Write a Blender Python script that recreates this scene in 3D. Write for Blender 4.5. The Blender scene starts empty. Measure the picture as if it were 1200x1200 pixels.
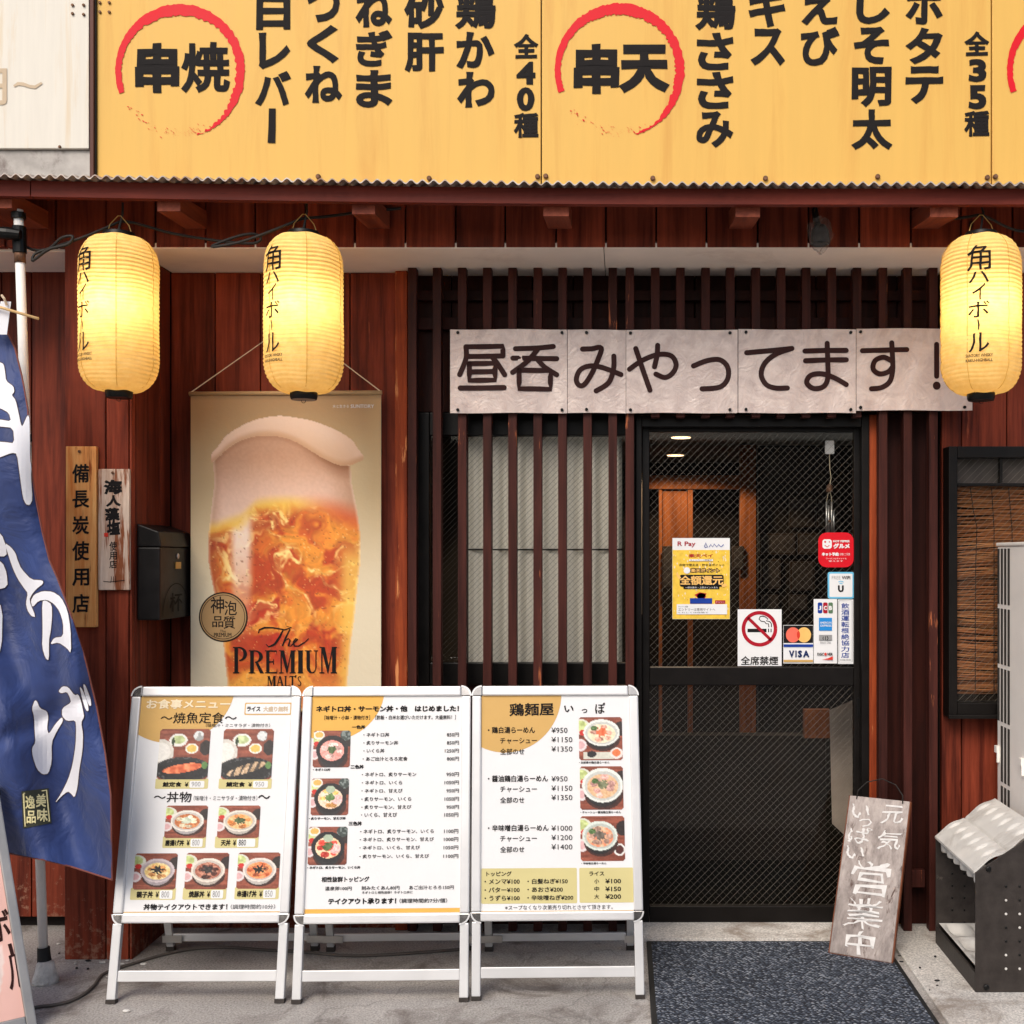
import bpy, bmesh, math, random
import numpy as np
from mathutils import Vector
R = math.radians
random.seed(7)
rng = np.random.default_rng(11)
S = bpy.context.scene
COL = S.collection

# ------------------------------------------------------------------ camera, world, sun, exposure
F, CX, CY, CAMZ = 1352.0, 730.0, 650.0, 1.45          # focal length and optical axis in photo pixels (1200 wide)
cd = bpy.data.cameras.new('camera'); cam = bpy.data.objects.new('camera', cd); COL.objects.link(cam)
cam.location = (0, 0, CAMZ); cam.rotation_euler = (R(90), 0, 0)
cd.sensor_width = 36; cd.lens = 36 * F / 1200
cd.shift_x = -(CX - 600) / 1200; cd.shift_y = (CY - 600) / 1200
cd.clip_start = 0.05; cd.clip_end = 500
S.camera = cam
SUN_EL, SUN_AZ = 42, 199                                # the sun stands behind the camera's left shoulder
w = bpy.data.worlds.new('World'); S.world = w; w.use_nodes = True
nt = w.node_tree; sky = nt.nodes.new('ShaderNodeTexSky'); sky.sky_type = 'NISHITA'; sky.sun_disc = False
sky.sun_elevation = R(SUN_EL); sky.sun_rotation = R(SUN_AZ); sky.air_density = 1.0; sky.dust_density = 3.0
bg = nt.nodes['Background']; bg.inputs[1].default_value = 0.11
nt.links.new(sky.outputs[0], bg.inputs[0])
sl = bpy.data.lights.new('sun', 'SUN'); sl.energy = 1.5; sl.angle = R(32); sl.color = (1.0, 0.93, 0.84)
so = bpy.data.objects.new('sun', sl); COL.objects.link(so)
_az = R(SUN_AZ); _d = Vector((math.sin(_az) * math.cos(R(SUN_EL)), math.cos(_az) * math.cos(R(SUN_EL)), math.sin(R(SUN_EL))))
so.rotation_euler = (-_d).to_track_quat('-Z', 'Y').to_euler(); so.location = (0, -3, 9)
S.view_settings.view_transform = 'Standard'; S.view_settings.look = 'None'
S.view_settings.exposure = 0.5; S.view_settings.gamma = 1.0
S.cycles.use_denoising = True
S.cycles.max_bounces = 8; S.cycles.transparent_max_bounces = 16
S.cycles.sample_clamp_indirect = 6.0

# ------------------------------------------------------------------ helpers
def P(px, py, D):                                       # a point of the photo at depth D
    return Vector(((px - CX) * D / F, D, CAMZ - (py - CY) * D / F))
def GD(py): return CAMZ * F / (py - CY)                 # depth of the ground at a photo row
def X(px, D): return (px - CX) * D / F
def Z(py, D): return CAMZ - (py - CY) * D / F
def srgb(r, g, b):
    f = lambda c: (c / 12.92 if c <= .04045 else ((c + .055) / 1.055) ** 2.4)
    return (f(r / 255), f(g / 255), f(b / 255))
def lin(a):
    a = np.clip(np.asarray(a, float) / 255, 0, 1)
    return np.where(a <= .04045, a / 12.92, ((a + .055) / 1.055) ** 2.4)

LOC = {}
def thing(name, label, cat, loc=(0, 0, 0), group=None, kind=None):
    o = bpy.data.objects.new(name, None); COL.objects.link(o); o.empty_display_size = .1
    o.location = loc; LOC[o.name] = Vector(loc)
    if kind: o['kind'] = kind
    if label: o['label'] = label
    if cat: o['category'] = cat
    if group: o['group'] = group
    return o
class MB:
    def __init__(s): s.v = []; s.f = []; s.c = []
    def add(s, vs, fs, col=None):
        n = len(s.v); s.v += [tuple(p) for p in vs]; s.f += [[i + n for i in f] for f in fs]
        if col is not None: s.c += list(col)
        return s
    def box(s, x0, x1, y0, y1, z0, z1):
        vs = [(x, y, z) for x in (x0, x1) for y in (y0, y1) for z in (z0, z1)]
        return s.add(vs, [(0, 1, 3, 2), (4, 6, 7, 5), (0, 4, 5, 1), (2, 3, 7, 6), (0, 2, 6, 4), (1, 5, 7, 3)])
    def pbox(s, px0, py0, px1, py1, D, th):             # a box whose front face fills a photo rectangle at depth D
        return s.box(X(px0, D), X(px1, D), D, D + th, Z(py1, D), Z(py0, D))
    def hexa(s, a):                                     # 8 points: 4 of one face, 4 of the opposite one
        return s.add(a, [(0, 1, 2, 3), (4, 7, 6, 5), (0, 4, 5, 1), (1, 5, 6, 2), (2, 6, 7, 3), (3, 7, 4, 0)])
    def bar(s, p0, p1, a, b, up=(0, 0, 1)):             # a rectangular bar
        p0, p1 = Vector(p0), Vector(p1); d = (p1 - p0).normalized(); up = Vector(up)
        if abs(d.dot(up)) > .98: up = Vector((0, 1, 0))
        u = d.cross(up).normalized() * a / 2; v = u.cross(d).normalized() * b / 2
        return s.hexa([p0 - u - v, p0 + u - v, p0 + u + v, p0 - u + v, p1 - u - v, p1 + u - v, p1 + u + v, p1 - u + v])
    def tube(s, pts, r, n=8, cap=True):
        pts = [Vector(p) for p in pts]; rs = r if isinstance(r, (list, tuple)) else [r] * len(pts)
        vs = []; fs = []; prev = None
        for i, p in enumerate(pts):
            d = (pts[min(i + 1, len(pts) - 1)] - pts[max(i - 1, 0)]).normalized()
            u = prev if prev is not None else (Vector((0, 0, 1)) if abs(d.z) < .9 else Vector((0, 1, 0)))
            u = (u - d * u.dot(d)).normalized(); prev = u; v = d.cross(u)
            for k in range(n):
                a = 2 * math.pi * k / n; vs.append(p + (u * math.cos(a) + v * math.sin(a)) * rs[i])
        for i in range(len(pts) - 1):
            for k in range(n):
                fs.append((i * n + k, i * n + (k + 1) % n, (i + 1) * n + (k + 1) % n, (i + 1) * n + k))
        if cap: fs += [tuple(range(n))[::-1], tuple((len(pts) - 1) * n + k for k in range(n))]
        return s.add(vs, fs)
    def lathe(s, prof, c, n=32, cap=True):              # prof: (radius, z) pairs round a vertical axis
        vs = []; fs = []
        for r, z in prof:
            for k in range(n):
                a = 2 * math.pi * k / n; vs.append((c[0] + r * math.cos(a), c[1] + r * math.sin(a), c[2] + z))
        for i in range(len(prof) - 1):
            for k in range(n):
                fs.append((i * n + k, i * n + (k + 1) % n, (i + 1) * n + (k + 1) % n, (i + 1) * n + k))
        if cap: fs += [tuple(range(n))[::-1], tuple((len(prof) - 1) * n + k for k in range(n))]
        return s.add(vs, fs)
    def disc(s, c, r, n=20, th=.004, ny=-1):            # a short cylinder facing the street
        c = Vector(c); vs = []
        for dy, rr in ((th / 2, r), (-th / 2, r), (-th / 2 - th * .3, r * .7)):
            vs += [(c.x + rr * math.cos(2 * math.pi * k / n), c.y + dy, c.z + rr * math.sin(2 * math.pi * k / n)) for k in range(n)]
        fs = [(i * n + k, i * n + (k + 1) % n, (i + 1) * n + (k + 1) % n, (i + 1) * n + k) for i in range(2) for k in range(n)]
        return s.add(vs, fs + [tuple(range(n)), tuple(range(2 * n, 3 * n))])
    def sphere(s, c, r, n=12, m=8, sc=(1, 1, 1)):
        prof = [(r * math.sin(math.pi * i / m) + 1e-4, -r * math.cos(math.pi * i / m)) for i in range(m + 1)]
        k0 = len(s.v); s.lathe(prof, (0, 0, 0), n)
        s.v[k0:] = [(c[0] + x * sc[0], c[1] + y * sc[1], c[2] + z * sc[2]) for x, y, z in s.v[k0:]]
        return s
    def poly(s, pts, mp=None):
        if mp: pts = [mp(*p) for p in pts]
        return s.add(pts, [tuple(range(len(pts)))])
    def text(s, t, u0, v0, u1, v1, mp, bold=0.0, vertical=False, rough=0.0, res=2, rot=0.0, seed=1):
        if vertical:
            ch = vertical if isinstance(vertical, (list, tuple)) else None
            n = len(t); h = (v1 - v0) / n
            for i, c in enumerate(t):
                g0 = v0 + i * h + h * .06; g1 = v0 + (i + 1) * h - h * .06
                if c in 'ー〜': s.glyph(c, (u0 + u1) / 2 - (u1 - u0) * .06, g0, (u0 + u1) / 2 + (u1 - u0) * .06, g1, mp, bold, rough, res, turn=True, seed=seed + i)
                else:
                    q = .2 if c in 'イ' else (.1 if c in 'ハル' else 0)
                    s.glyph(c, u0 + (u1 - u0) * q, g0, u1 - (u1 - u0) * q, g1, mp, bold, rough, res, seed=seed + i)
            return s
        return s.glyph(t, u0, v0, u1, v1, mp, bold, rough, res, rot=rot, seed=seed)
    def glyph(s, t, u0, v0, u1, v1, mp, bold=0, rough=0, res=2, turn=False, rot=0.0, seed=1):
        vs, fs = glyphs(t, bold, res)
        if not len(vs): return s
        a = vs.copy()
        if turn: a = np.stack([a[:, 1], -a[:, 0]], 1)
        if rough:                                       # a brush hand: the outline wanders and the strokes lean
            a = a.copy(); sp = max(np.ptp(a[:, 1]), 1e-6)
            x, y = a[:, 0] / sp * 6 + seed * 3.1, a[:, 1] / sp * 6 - seed * 1.7
            a[:, 0] += rough * sp * (np.sin(1.9 * y + x) + .6 * np.sin(4.3 * y - 2.2 * x) + .35 * np.sin(11 * x + 7 * y))
            a[:, 1] += rough * sp * (np.sin(1.6 * x - .7 * y) + .6 * np.sin(3.7 * x + 1.3 * y) + .35 * np.sin(9 * y - 8 * x)) + rough * 1.8 * a[:, 0]
        lo = a.min(0); hi = a.max(0); d = np.maximum(hi - lo, 1e-6); q = (a - lo) / d
        uu = u0 + q[:, 0] * (u1 - u0); vv = v1 + q[:, 1] * (v0 - v1)
        if rot:
            cu, cv = (u0 + u1) / 2, (v0 + v1) / 2; cr, sr = math.cos(rot), math.sin(rot)
            uu, vv = cu + (uu - cu) * cr - (vv - cv) * sr, cv + (uu - cu) * sr + (vv - cv) * cr
        out = [mp(float(p), float(q_)) for p, q_ in zip(uu, vv)]
        if bold:                                        # the outer rim of heavy strokes lies a hair lower, so that bands never share a plane
            n0 = len(_gc[(t, 0, res)][0]); out = [p if i < n0 else (p[0], p[1] + .0004, p[2]) for i, p in enumerate(out)]
        return s.add(out, fs)
    def build(s, name, mat, parent=None, smooth=False, bevel=0.0, weld=False, sharp=None):
        off = LOC.get(parent.name, Vector()) if parent else Vector()
        me = bpy.data.meshes.new(name)
        V = [(x - off.x, y - off.y, z - off.z) for x, y, z in s.v]
        me.from_pydata(V, [], s.f); me.update()
        if s.c:
            a = me.color_attributes.new('Col', 'FLOAT_COLOR', 'POINT')
            a.data.foreach_set('color', np.concatenate([np.array(s.c, np.float32), np.ones((len(s.c), 1), np.float32)], 1).ravel())
        if bevel or weld:
            bm = bmesh.new(); bm.from_mesh(me)
            if weld: bmesh.ops.remove_doubles(bm, verts=bm.verts, dist=1e-5)
            bmesh.ops.recalc_face_normals(bm, faces=bm.faces)
            if bevel:
                ed = [e for e in bm.edges if len(e.link_faces) == 2 and e.calc_face_angle(0) > .6]
                bmesh.ops.bevel(bm, geom=ed, offset=bevel, segments=2, affect='EDGES', clamp_overlap=True, profile=.6)
            bm.to_mesh(me); bm.free()
        if mat: me.materials.append(mat)
        if smooth:
            me.polygons.foreach_set('use_smooth', [True] * len(me.polygons))
            if sharp: me.set_sharp_from_angle(angle=R(sharp))
        o = bpy.data.objects.new(name, me); COL.objects.link(o)
        if parent: o.parent = parent; LOC[o.name] = off.copy()
        return o

_fc = bpy.data.curves.new('lettering_source', 'FONT'); _fo = bpy.data.objects.new('lettering_source', _fc); COL.objects.link(_fo)
_gc = {}
def glyphs(t, bold, res):
    k = (t, round(bold, 4), res)
    if k in _gc: return _gc[k]
    if (t, 0, res) not in _gc:
        _fc.body = t; _fc.resolution_u = res
        bpy.context.view_layer.update()
        ev = _fo.evaluated_get(bpy.context.evaluated_depsgraph_get()); me = ev.to_mesh()
        vs = np.array([v.co[:2] for v in me.vertices]).reshape(-1, 2); fs = [tuple(p.vertices) for p in me.polygons]
        ev.to_mesh_clear(); _gc[(t, 0, res)] = (vs, fs)
    vs, fs = _gc[(t, 0, res)]
    if bold and len(vs):                                # heavier strokes: a band of even width laid round every outline
        key = {}; idx = [key.setdefault((round(x, 5), round(y, 5)), i) for i, (x, y) in enumerate(vs)]
        cnt = {}
        for f in fs:
            g = [idx[i] for i in f]
            for i in range(len(g)):
                a, b = g[i], g[(i + 1) % len(g)]
                if a != b: cnt.setdefault((min(a, b), max(a, b)), []).append((a, b, np.mean([vs[j] for j in g], axis=0)))
        edges = [v[0] for v in cnt.values() if len(v) == 1]; nrm = {}; out = []
        for a, b, c in edges:
            d = vs[b] - vs[a]; n = np.array([d[1], -d[0]]); n = n / (np.linalg.norm(n) + 1e-9)
            if n.dot((vs[a] + vs[b]) / 2 - c) < 0: n = -n
            out.append((a, b, n))
            for q in (a, b): nrm.setdefault(q, []).append(n)
        V2 = [tuple(p) for p in vs]; F2 = list(fs); mv = {}
        for q, l in nrm.items():
            m = np.sum(l, axis=0); L = np.linalg.norm(m)
            if L < .35: m = l[0]; sc = 1
            else: m = m / L; sc = min(1.5, 1 / max(.4, float(m.dot(l[0]))))
            mv[q] = len(V2); V2.append(tuple(vs[q] + m * bold * sc))
        for a, b, n in out: F2.append((a, b, mv[b], mv[a]))
        _gc[k] = (np.array(V2), F2)
    return _gc[k]

def plane_map(D): return lambda u, v: P(u, v, D)
class Board:                                            # a flat board given by four photo points with depths (BL, BR, TL, TR)
    def __init__(s, bl, br, tl, tr):
        a, b, c, d = [P(*q) for q in (bl, br, tl, tr)]
        s.o = a; s.w = (b - a).length; s.U = (b - a) / s.w
        v = ((c - a) + (d - b)) / 2; s.h = v.length; s.V = v / s.h
        s.N = s.U.cross(s.V).normalized()
        if s.N.y > 0: s.N = -s.N
    def pt(s, u, v, off=0.0): return s.o + s.U * u + s.V * v + s.N * off
    def uv(s, px, py):
        r = Vector(((px - CX) / F, 1, -(py - CY) / F)); c = Vector((0, 0, CAMZ))
        t = (s.o - c).dot(s.N) / r.dot(s.N); q = c + r * t - s.o
        uv_ = s.U.dot(s.V); a, b = q.dot(s.U), q.dot(s.V); det = 1 - uv_ * uv_
        return ((a - uv_ * b) / det, (b - uv_ * a) / det)
    def mp(s, off): return lambda u, v: s.pt(u, v, off)
    def rect(s, x0, y0, x1, y1):                        # u0, vtop, u1, vbottom of a photo rectangle
        xm, ym = (x0 + x1) / 2, (y0 + y1) / 2; return s.uv(x0, ym)[0], s.uv(xm, y0)[1], s.uv(x1, ym)[0], s.uv(xm, y1)[1]
    def slab(s, mb, u0, v0, u1, v1, w0, w1):
        g = lambda u, v, n: s.pt(u, v, n)
        return mb.hexa([g(u0, v0, w0), g(u1, v0, w0), g(u1, v1, w0), g(u0, v1, w0), g(u0, v0, w1), g(u1, v0, w1), g(u1, v1, w1), g(u0, v1, w1)])
def rrect(x0, y0, x1, y1, r, n=5):
    out = []
    for cx, cy, a0 in ((x1 - r, y1 - r, 0), (x0 + r, y1 - r, 90), (x0 + r, y0 + r, 180), (x1 - r, y0 + r, 270)):
        for k in range(n + 1):
            a = R(a0 + 90 * k / n); out.append((cx + r * math.cos(a), cy + r * math.sin(a)))
    return out
def ell(cx, cy, rx, ry, n=48): return [(cx + rx * math.cos(2 * math.pi * k / n), cy + ry * math.sin(2 * math.pi * k / n)) for k in range(n)]
def clip(poly, x0, y0, x1, y1):
    for ax, lim, sg in ((0, x0, 1), (0, x1, -1), (1, y0, 1), (1, y1, -1)):
        out = []
        for i, p in enumerate(poly):
            q = poly[(i + 1) % len(poly)]; a = (p[ax] - lim) * sg; b = (q[ax] - lim) * sg
            if a >= 0: out.append(p)
            if a * b < 0:
                t = a / (a - b); out.append((p[0] + (q[0] - p[0]) * t, p[1] + (q[1] - p[1]) * t))
        poly = out
    return poly
def stroke(mb, pts, wd, mp):                            # a flat pen stroke
    L = []; Rr = []
    for i, p in enumerate(pts):
        a = pts[max(i - 1, 0)]; b = pts[min(i + 1, len(pts) - 1)]
        dx, dy = b[0] - a[0], b[1] - a[1]; l = math.hypot(dx, dy) or 1; h = (wd[i] if isinstance(wd, list) else wd) / 2
        L.append(mp(p[0] - dy / l * h, p[1] + dx / l * h)); Rr.append(mp(p[0] + dy / l * h, p[1] - dx / l * h))
    n = len(pts); return mb.add(L + Rr, [(i, i + 1, n + i + 1, n + i) for i in range(n - 1)])
def wave_noise(x, y, seed=0):
    r = np.random.default_rng(seed); g = r.random((64, 64)); xi = np.floor(x).astype(int); yi = np.floor(y).astype(int)
    fx = x - xi; fy = y - yi; fx = fx * fx * (3 - 2 * fx); fy = fy * fy * (3 - 2 * fy)
    q = lambda a, b: g[(a % 64), (b % 64)]
    return (q(xi, yi) * (1 - fx) + q(xi + 1, yi) * fx) * (1 - fy) + (q(xi, yi + 1) * (1 - fx) + q(xi + 1, yi + 1) * fx) * fy
def fbm(x, y, o=4, seed=0):
    s_ = 0; a = .5
    for i in range(o): s_ = s_ + a * wave_noise(x * 2 ** i, y * 2 ** i, seed + i); a /= 2
    return s_

# ------------------------------------------------------------------ materials
def new_mat(name):
    m = bpy.data.materials.new(name); m.use_nodes = True
    return m, m.node_tree, m.node_tree.nodes['Principled BSDF']
def N(nt, t, **kw):
    n = nt.nodes.new(t)
    for k, v in kw.items(): setattr(n, k, v)
    return n
def ramp(nt, fac, stops):
    r = N(nt, 'ShaderNodeValToRGB'); cr = r.color_ramp
    while len(cr.elements) < len(stops): cr.elements.new(.5)
    for e, (p, c) in zip(cr.elements, stops): e.position = p; e.color = (*c, 1)
    nt.links.new(fac, r.inputs[0]); return r.outputs[0]
def coords(nt, scale=(1, 1, 1), rot=(0, 0, 0)):
    t = N(nt, 'ShaderNodeTexCoord'); m = N(nt, 'ShaderNodeMapping'); m.inputs['Scale'].default_value = scale; m.inputs['Rotation'].default_value = rot
    nt.links.new(t.outputs['Object'], m.inputs[0]); return m.outputs[0]
def noise(nt, vec, scale, detail=5, rough=.6, dist=0):
    n = N(nt, 'ShaderNodeTexNoise'); n.inputs['Scale'].default_value = scale; n.inputs['Detail'].default_value = detail
    n.inputs['Roughness'].default_value = rough; n.inputs['Distortion'].default_value = dist
    nt.links.new(vec, n.inputs['Vector']); return n.outputs['Fac']
def mix(nt, a, b, fac, mode='MIX'):
    m = N(nt, 'ShaderNodeMix', data_type='RGBA', blend_type=mode)
    for s_, v in ((6, a), (7, b), (0, fac)):
        if hasattr(v, 'links'): nt.links.new(v, m.inputs[s_])
        else: m.inputs[s_].default_value = (*v, 1) if isinstance(v, tuple) else v
    return m.outputs[2]
def math_(nt, op, a, b=None):
    m = N(nt, 'ShaderNodeMath', operation=op)
    for i, v in enumerate((a, b)):
        if v is None: continue
        if hasattr(v, 'links'): nt.links.new(v, m.inputs[i])
        else: m.inputs[i].default_value = v
    return m.outputs[0]
def bump(nt, b, h, strength, dist=.01):
    n = N(nt, 'ShaderNodeBump'); n.inputs['Strength'].default_value = strength; n.inputs['Distance'].default_value = dist
    nt.links.new(h, n.inputs['Height']); nt.links.new(n.outputs[0], b.inputs['Normal'])
def plain(name, col, rough=.6, metal=0.0, var=.12, scale=9, bmp=0.0, stretch=(1, 1, 1), spec=.22, dirt=None, dirtlev=(.55, .75), coat=0):
    m, nt, b = new_mat(name); v = coords(nt, stretch); n = noise(nt, v, scale)
    lo = tuple(c * (1 - var) for c in col); hi = tuple(min(1, c * (1 + var)) for c in col)
    c = ramp(nt, n, [(.3, lo), (.7, hi)])
    if dirt:
        d = noise(nt, v, scale * .45, 7, .7, .4); k = ramp(nt, d, [(dirtlev[0], (0, 0, 0)), (dirtlev[1], (1, 1, 1))]); c = mix(nt, c, dirt, k)
    nt.links.new(c, b.inputs['Base Color'])
    r = math_(nt, 'ADD', math_(nt, 'MULTIPLY', n, .25), rough - .12); nt.links.new(r, b.inputs['Roughness'])
    b.inputs['Metallic'].default_value = metal; b.inputs['Specular IOR Level'].default_value = spec; b.inputs['Coat Weight'].default_value = coat
    if bmp: bump(nt, b, noise(nt, v, scale * 4), bmp)
    return m
def wood(name, dark, lite, axis='z', rough=.55, rnd=.35, grain=1.0, worn=None, wornlev=(.70, .74), spec=.16, knots=False, fine=60, splash=False):
    m, nt, b = new_mat(name)
    st = {'z': (1, 1, .05), 'x': (.05, 1, 1), 'y': (1, .05, 1)}[axis]
    geo = N(nt, 'ShaderNodeNewGeometry'); isl = geo.outputs['Random Per Island']
    v0 = coords(nt); off = N(nt, 'ShaderNodeVectorMath', operation='ADD'); sc = N(nt, 'ShaderNodeVectorMath', operation='SCALE')
    comb = N(nt, 'ShaderNodeCombineXYZ')
    for i in range(3): nt.links.new(math_(nt, 'MULTIPLY', isl, 17.3 + 9 * i), comb.inputs[i])
    nt.links.new(v0, off.inputs[0]); nt.links.new(comb.outputs[0], off.inputs[1])
    mp = N(nt, 'ShaderNodeMapping'); mp.inputs['Scale'].default_value = st; nt.links.new(off.outputs[0], mp.inputs[0])
    n1 = noise(nt, mp.outputs[0], 16, 6, .62, 1.2); n2 = noise(nt, mp.outputs[0], fine, 4, .7)
    g = math_(nt, 'ADD', math_(nt, 'MULTIPLY', n1, .65), math_(nt, 'MULTIPLY', n2, .35))
    c = ramp(nt, g, [(.37, dark), (.51, tuple((a + b_) / 2 for a, b_ in zip(dark, lite))), (.65, lite)])
    br = math_(nt, 'ADD', math_(nt, 'MULTIPLY', isl, rnd * 2), 1 - rnd)
    cb = N(nt, 'ShaderNodeCombineXYZ')
    for i in range(3): nt.links.new(br, cb.inputs[i])
    c = mix(nt, c, cb.outputs[0], 1.0, 'MULTIPLY')
    big = noise(nt, off.outputs[0], 2.3, 4, .6); c = mix(nt, c, tuple(x * .45 for x in dark), ramp(nt, big, [(.5, (0, 0, 0)), (.8, (.55, .55, .55))]))
    if knots:
        vo = N(nt, 'ShaderNodeTexVoronoi'); vo.inputs['Scale'].default_value = 3.2; mk = N(nt, 'ShaderNodeMapping'); mk.inputs['Scale'].default_value = (1.6, 1.6, .8)
        nt.links.new(off.outputs[0], mk.inputs[0]); nt.links.new(mk.outputs[0], vo.inputs['Vector'])
        c = mix(nt, c, tuple(x * .2 for x in dark), ramp(nt, vo.outputs['Distance'], [(.03, (1, 1, 1)), (.075, (0, 0, 0))]))
    if worn:
        nw = noise(nt, mp.outputs[0], 30, 6, .75, .6); nb = noise(nt, off.outputs[0], 4, 3); q = math_(nt, 'MULTIPLY', nw, math_(nt, 'ADD', nb, .5))
        c = mix(nt, c, worn, ramp(nt, q, [(wornlev[0], (0, 0, 0)), (wornlev[1], (1, 1, 1))]))
    if splash:                                          # dried mud splashes thrown up from the pavement
        sx = N(nt, 'ShaderNodeSeparateXYZ'); nt.links.new(v0, sx.inputs[0]); h = math_(nt, 'SUBTRACT', .34, sx.outputs[2])
        sp = noise(nt, v0, 34, 6, .75); k_ = math_(nt, 'ADD', math_(nt, 'MULTIPLY', h, .55), sp); c = mix(nt, c, srgb(150, 112, 92), ramp(nt, k_, [(.66, (0, 0, 0)), (.78, (.7, .7, .7))]))
    nt.links.new(c, b.inputs['Base Color'])
    nt.links.new(math_(nt, 'ADD', math_(nt, 'MULTIPLY', n2, .3), rough - .15), b.inputs['Roughness'])
    b.inputs['Specular IOR Level'].default_value = spec
    bump(nt, b, g, .25 * grain, .004)
    return m
M = {}
M['wood'] = wood('stained cedar boards', srgb(78, 29, 19), srgb(150, 67, 44), rnd=.26, knots=True, splash=True, worn=srgb(190, 100, 62), wornlev=(.72, .80))
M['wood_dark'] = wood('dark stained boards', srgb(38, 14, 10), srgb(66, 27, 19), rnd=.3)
M['bar'] = wood('lattice bar stain', srgb(46, 20, 16), srgb(84, 42, 35), rnd=.25, worn=srgb(165, 95, 60), wornlev=(.68, .71))
M['jamb'] = wood('worn door post', srgb(105, 38, 20), srgb(178, 82, 42), rnd=.1, worn=srgb(215, 140, 88), wornlev=(.62, .68))
M['fascia'] = wood('painted eave board', srgb(84, 30, 24), srgb(122, 52, 40), axis='x', rnd=.1, worn=srgb(70, 25, 20), wornlev=(.62, .75))
M['rafter'] = wood('rafter ends', srgb(104, 46, 32), srgb(148, 78, 56), axis='y', rnd=.1)
M['plaque_old'] = wood('weathered orange plank', srgb(214, 124, 58), srgb(252, 196, 124), rnd=.05, worn=srgb(140, 66, 28), wornlev=(.60, .72), grain=2, fine=90)
M['plaque_grey'] = wood('weathered pale plank', srgb(190, 155, 132), srgb(244, 226, 208), rnd=.05, worn=srgb(140, 80, 50), wornlev=(.50, .58), grain=2, fine=90)
M['sign_wood'] = wood('greyed sign plank', srgb(132, 122, 118), srgb(190, 179, 173), rnd=.05, worn=srgb(92, 74, 68), wornlev=(.60, .72), grain=2, fine=80)
M['edge_wood'] = wood('raw plank edge', srgb(95, 50, 32), srgb(140, 84, 56), rnd=.05)
M['soffit'] = plain('painted soffit board', (.94, .83, .74), .7, var=.05, scale=5, dirt=(.6, .46, .38), dirtlev=(.58, .9))
M['zinc'] = plain('weathered corrugated metal', (.42, .38, .35), .5, .5, var=.3, scale=14, dirt=(.2, .1, .06), dirtlev=(.5, .65))
M['flashing'] = plain('stained grey flashing', (.36, .34, .32), .55, .4, var=.3, scale=9, dirt=(.13, .1, .09), dirtlev=(.48, .62))
M['yellow'] = plain('yellow sign film', srgb(222, 177, 92), .42, var=.025, scale=3, stretch=(8, 1, .6), dirt=srgb(206, 150, 74), dirtlev=(.52, .85))
M['signwhite'] = plain('aged white sign sheet', (.72, .68, .60), .5, var=.04, scale=6, stretch=(7, 1, .5), dirt=(.66, .50, .30), dirtlev=(.55, .85))
M['ink'] = plain('black print', (.012, .010, .010), .7, var=.1, spec=.15)
M['brown_ink'] = plain('dark brown print', srgb(46, 17, 15), .6, var=.05, spec=.2)
M['red'] = plain('red print', srgb(214, 16, 34), .5, var=.05)
M['tan_ink'] = plain('faded tan print', srgb(196, 176, 150), .6, var=.1)
M['rust'] = plain('rusty screw', (.17, .09, .055), .6, .5, var=.4, scale=60)
M['black'] = plain('black plastic', (.006, .006, .006), .38, var=.2)
M['cable'] = plain('black cable sheath', (.025, .022, .02), .5, var=.2)
M['steel'] = plain('brushed steel', (.55, .54, .52), .35, .9, var=.1, scale=20)
M['brass'] = plain('brass wire', (.6, .38, .12), .35, .9, var=.1)
M['alu'] = plain('anodised aluminium', (.68, .68, .68), .42, .45, var=.05, scale=5, stretch=(1, 1, 1), dirt=(.55, .54, .53), dirtlev=(.62, .9))
M['chrome'] = plain('chromed corner', (.42, .40, .38), .2, .95, var=.2, scale=20)
M['paper'] = plain('menu paper', (.76, .76, .76), .45, var=.015, scale=6, bmp=.15)
M['gold_print'] = plain('tan menu print', srgb(204, 164, 98), .45, var=.03, bmp=.1)
M['amber_print'] = plain('amber menu print', srgb(222, 172, 84), .45, var=.03, bmp=.1)
M['olive_print'] = plain('pale olive print', srgb(205, 194, 138), .45, var=.03)
M['pale_print'] = plain('pale print', srgb(232, 216, 184), .45, var=.03)
M['white_print'] = plain('white print', (.78, .78, .77), .45, var=.03)
M['frame'] = plain('dark bronze aluminium', (.006, .0045, .0038), .4, .0, var=.25, scale=14, spec=.22)
M['lam'] = None
M['navy'] = None
M['white_paint'] = plain('white coated steel', (.86, .84, .81), .45, var=.05, scale=12, dirt=(.35, .2, .12), dirtlev=(.68, .78))
M['rubber'] = plain('black rubber', (.02, .02, .02), .65, var=.3)
M['cement'] = plain('rough cement', (.66, .64, .60), .9, var=.3, scale=30, bmp=.8)
M['mailbox'] = plain('black enamel', (.009, .008, .008), .38, .0, var=.25, scale=15)
M['etch'] = plain('embossed line', (.0015, .0015, .0015), .6)
M['ac'] = plain('cream enamel casing', (.92, .87, .81), .42, var=.04, scale=8, dirt=(.5, .42, .35), dirtlev=(.64, .9))
M['slot'] = plain('dark slot', (.05, .045, .04), .8)
M['dark_steel'] = plain('speckled brown steel', (.052, .044, .040), .5, .4, var=.25, scale=20, dirt=(.13, .11, .1), dirtlev=(.66, .72), bmp=.1)
M['tray'] = plain('pale grey plastic', (.64, .62, .58), .5, var=.08, scale=10, dirt=(.34, .3, .26), dirtlev=(.50, .72))
M['pink'] = plain('pink sign film', srgb(240, 170, 152), .4, var=.08, scale=5)
M['curtain'] = plain('white blind cloth', (.95, .91, .82), .8, var=.03)
M['sticker'] = plain('white sticker', (.80, .80, .80), .35, var=.02)
M['blue'] = plain('blue print', srgb(28, 62, 150), .4)
M['sky_blue'] = plain('sky blue print', srgb(40, 140, 215), .4)
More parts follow.
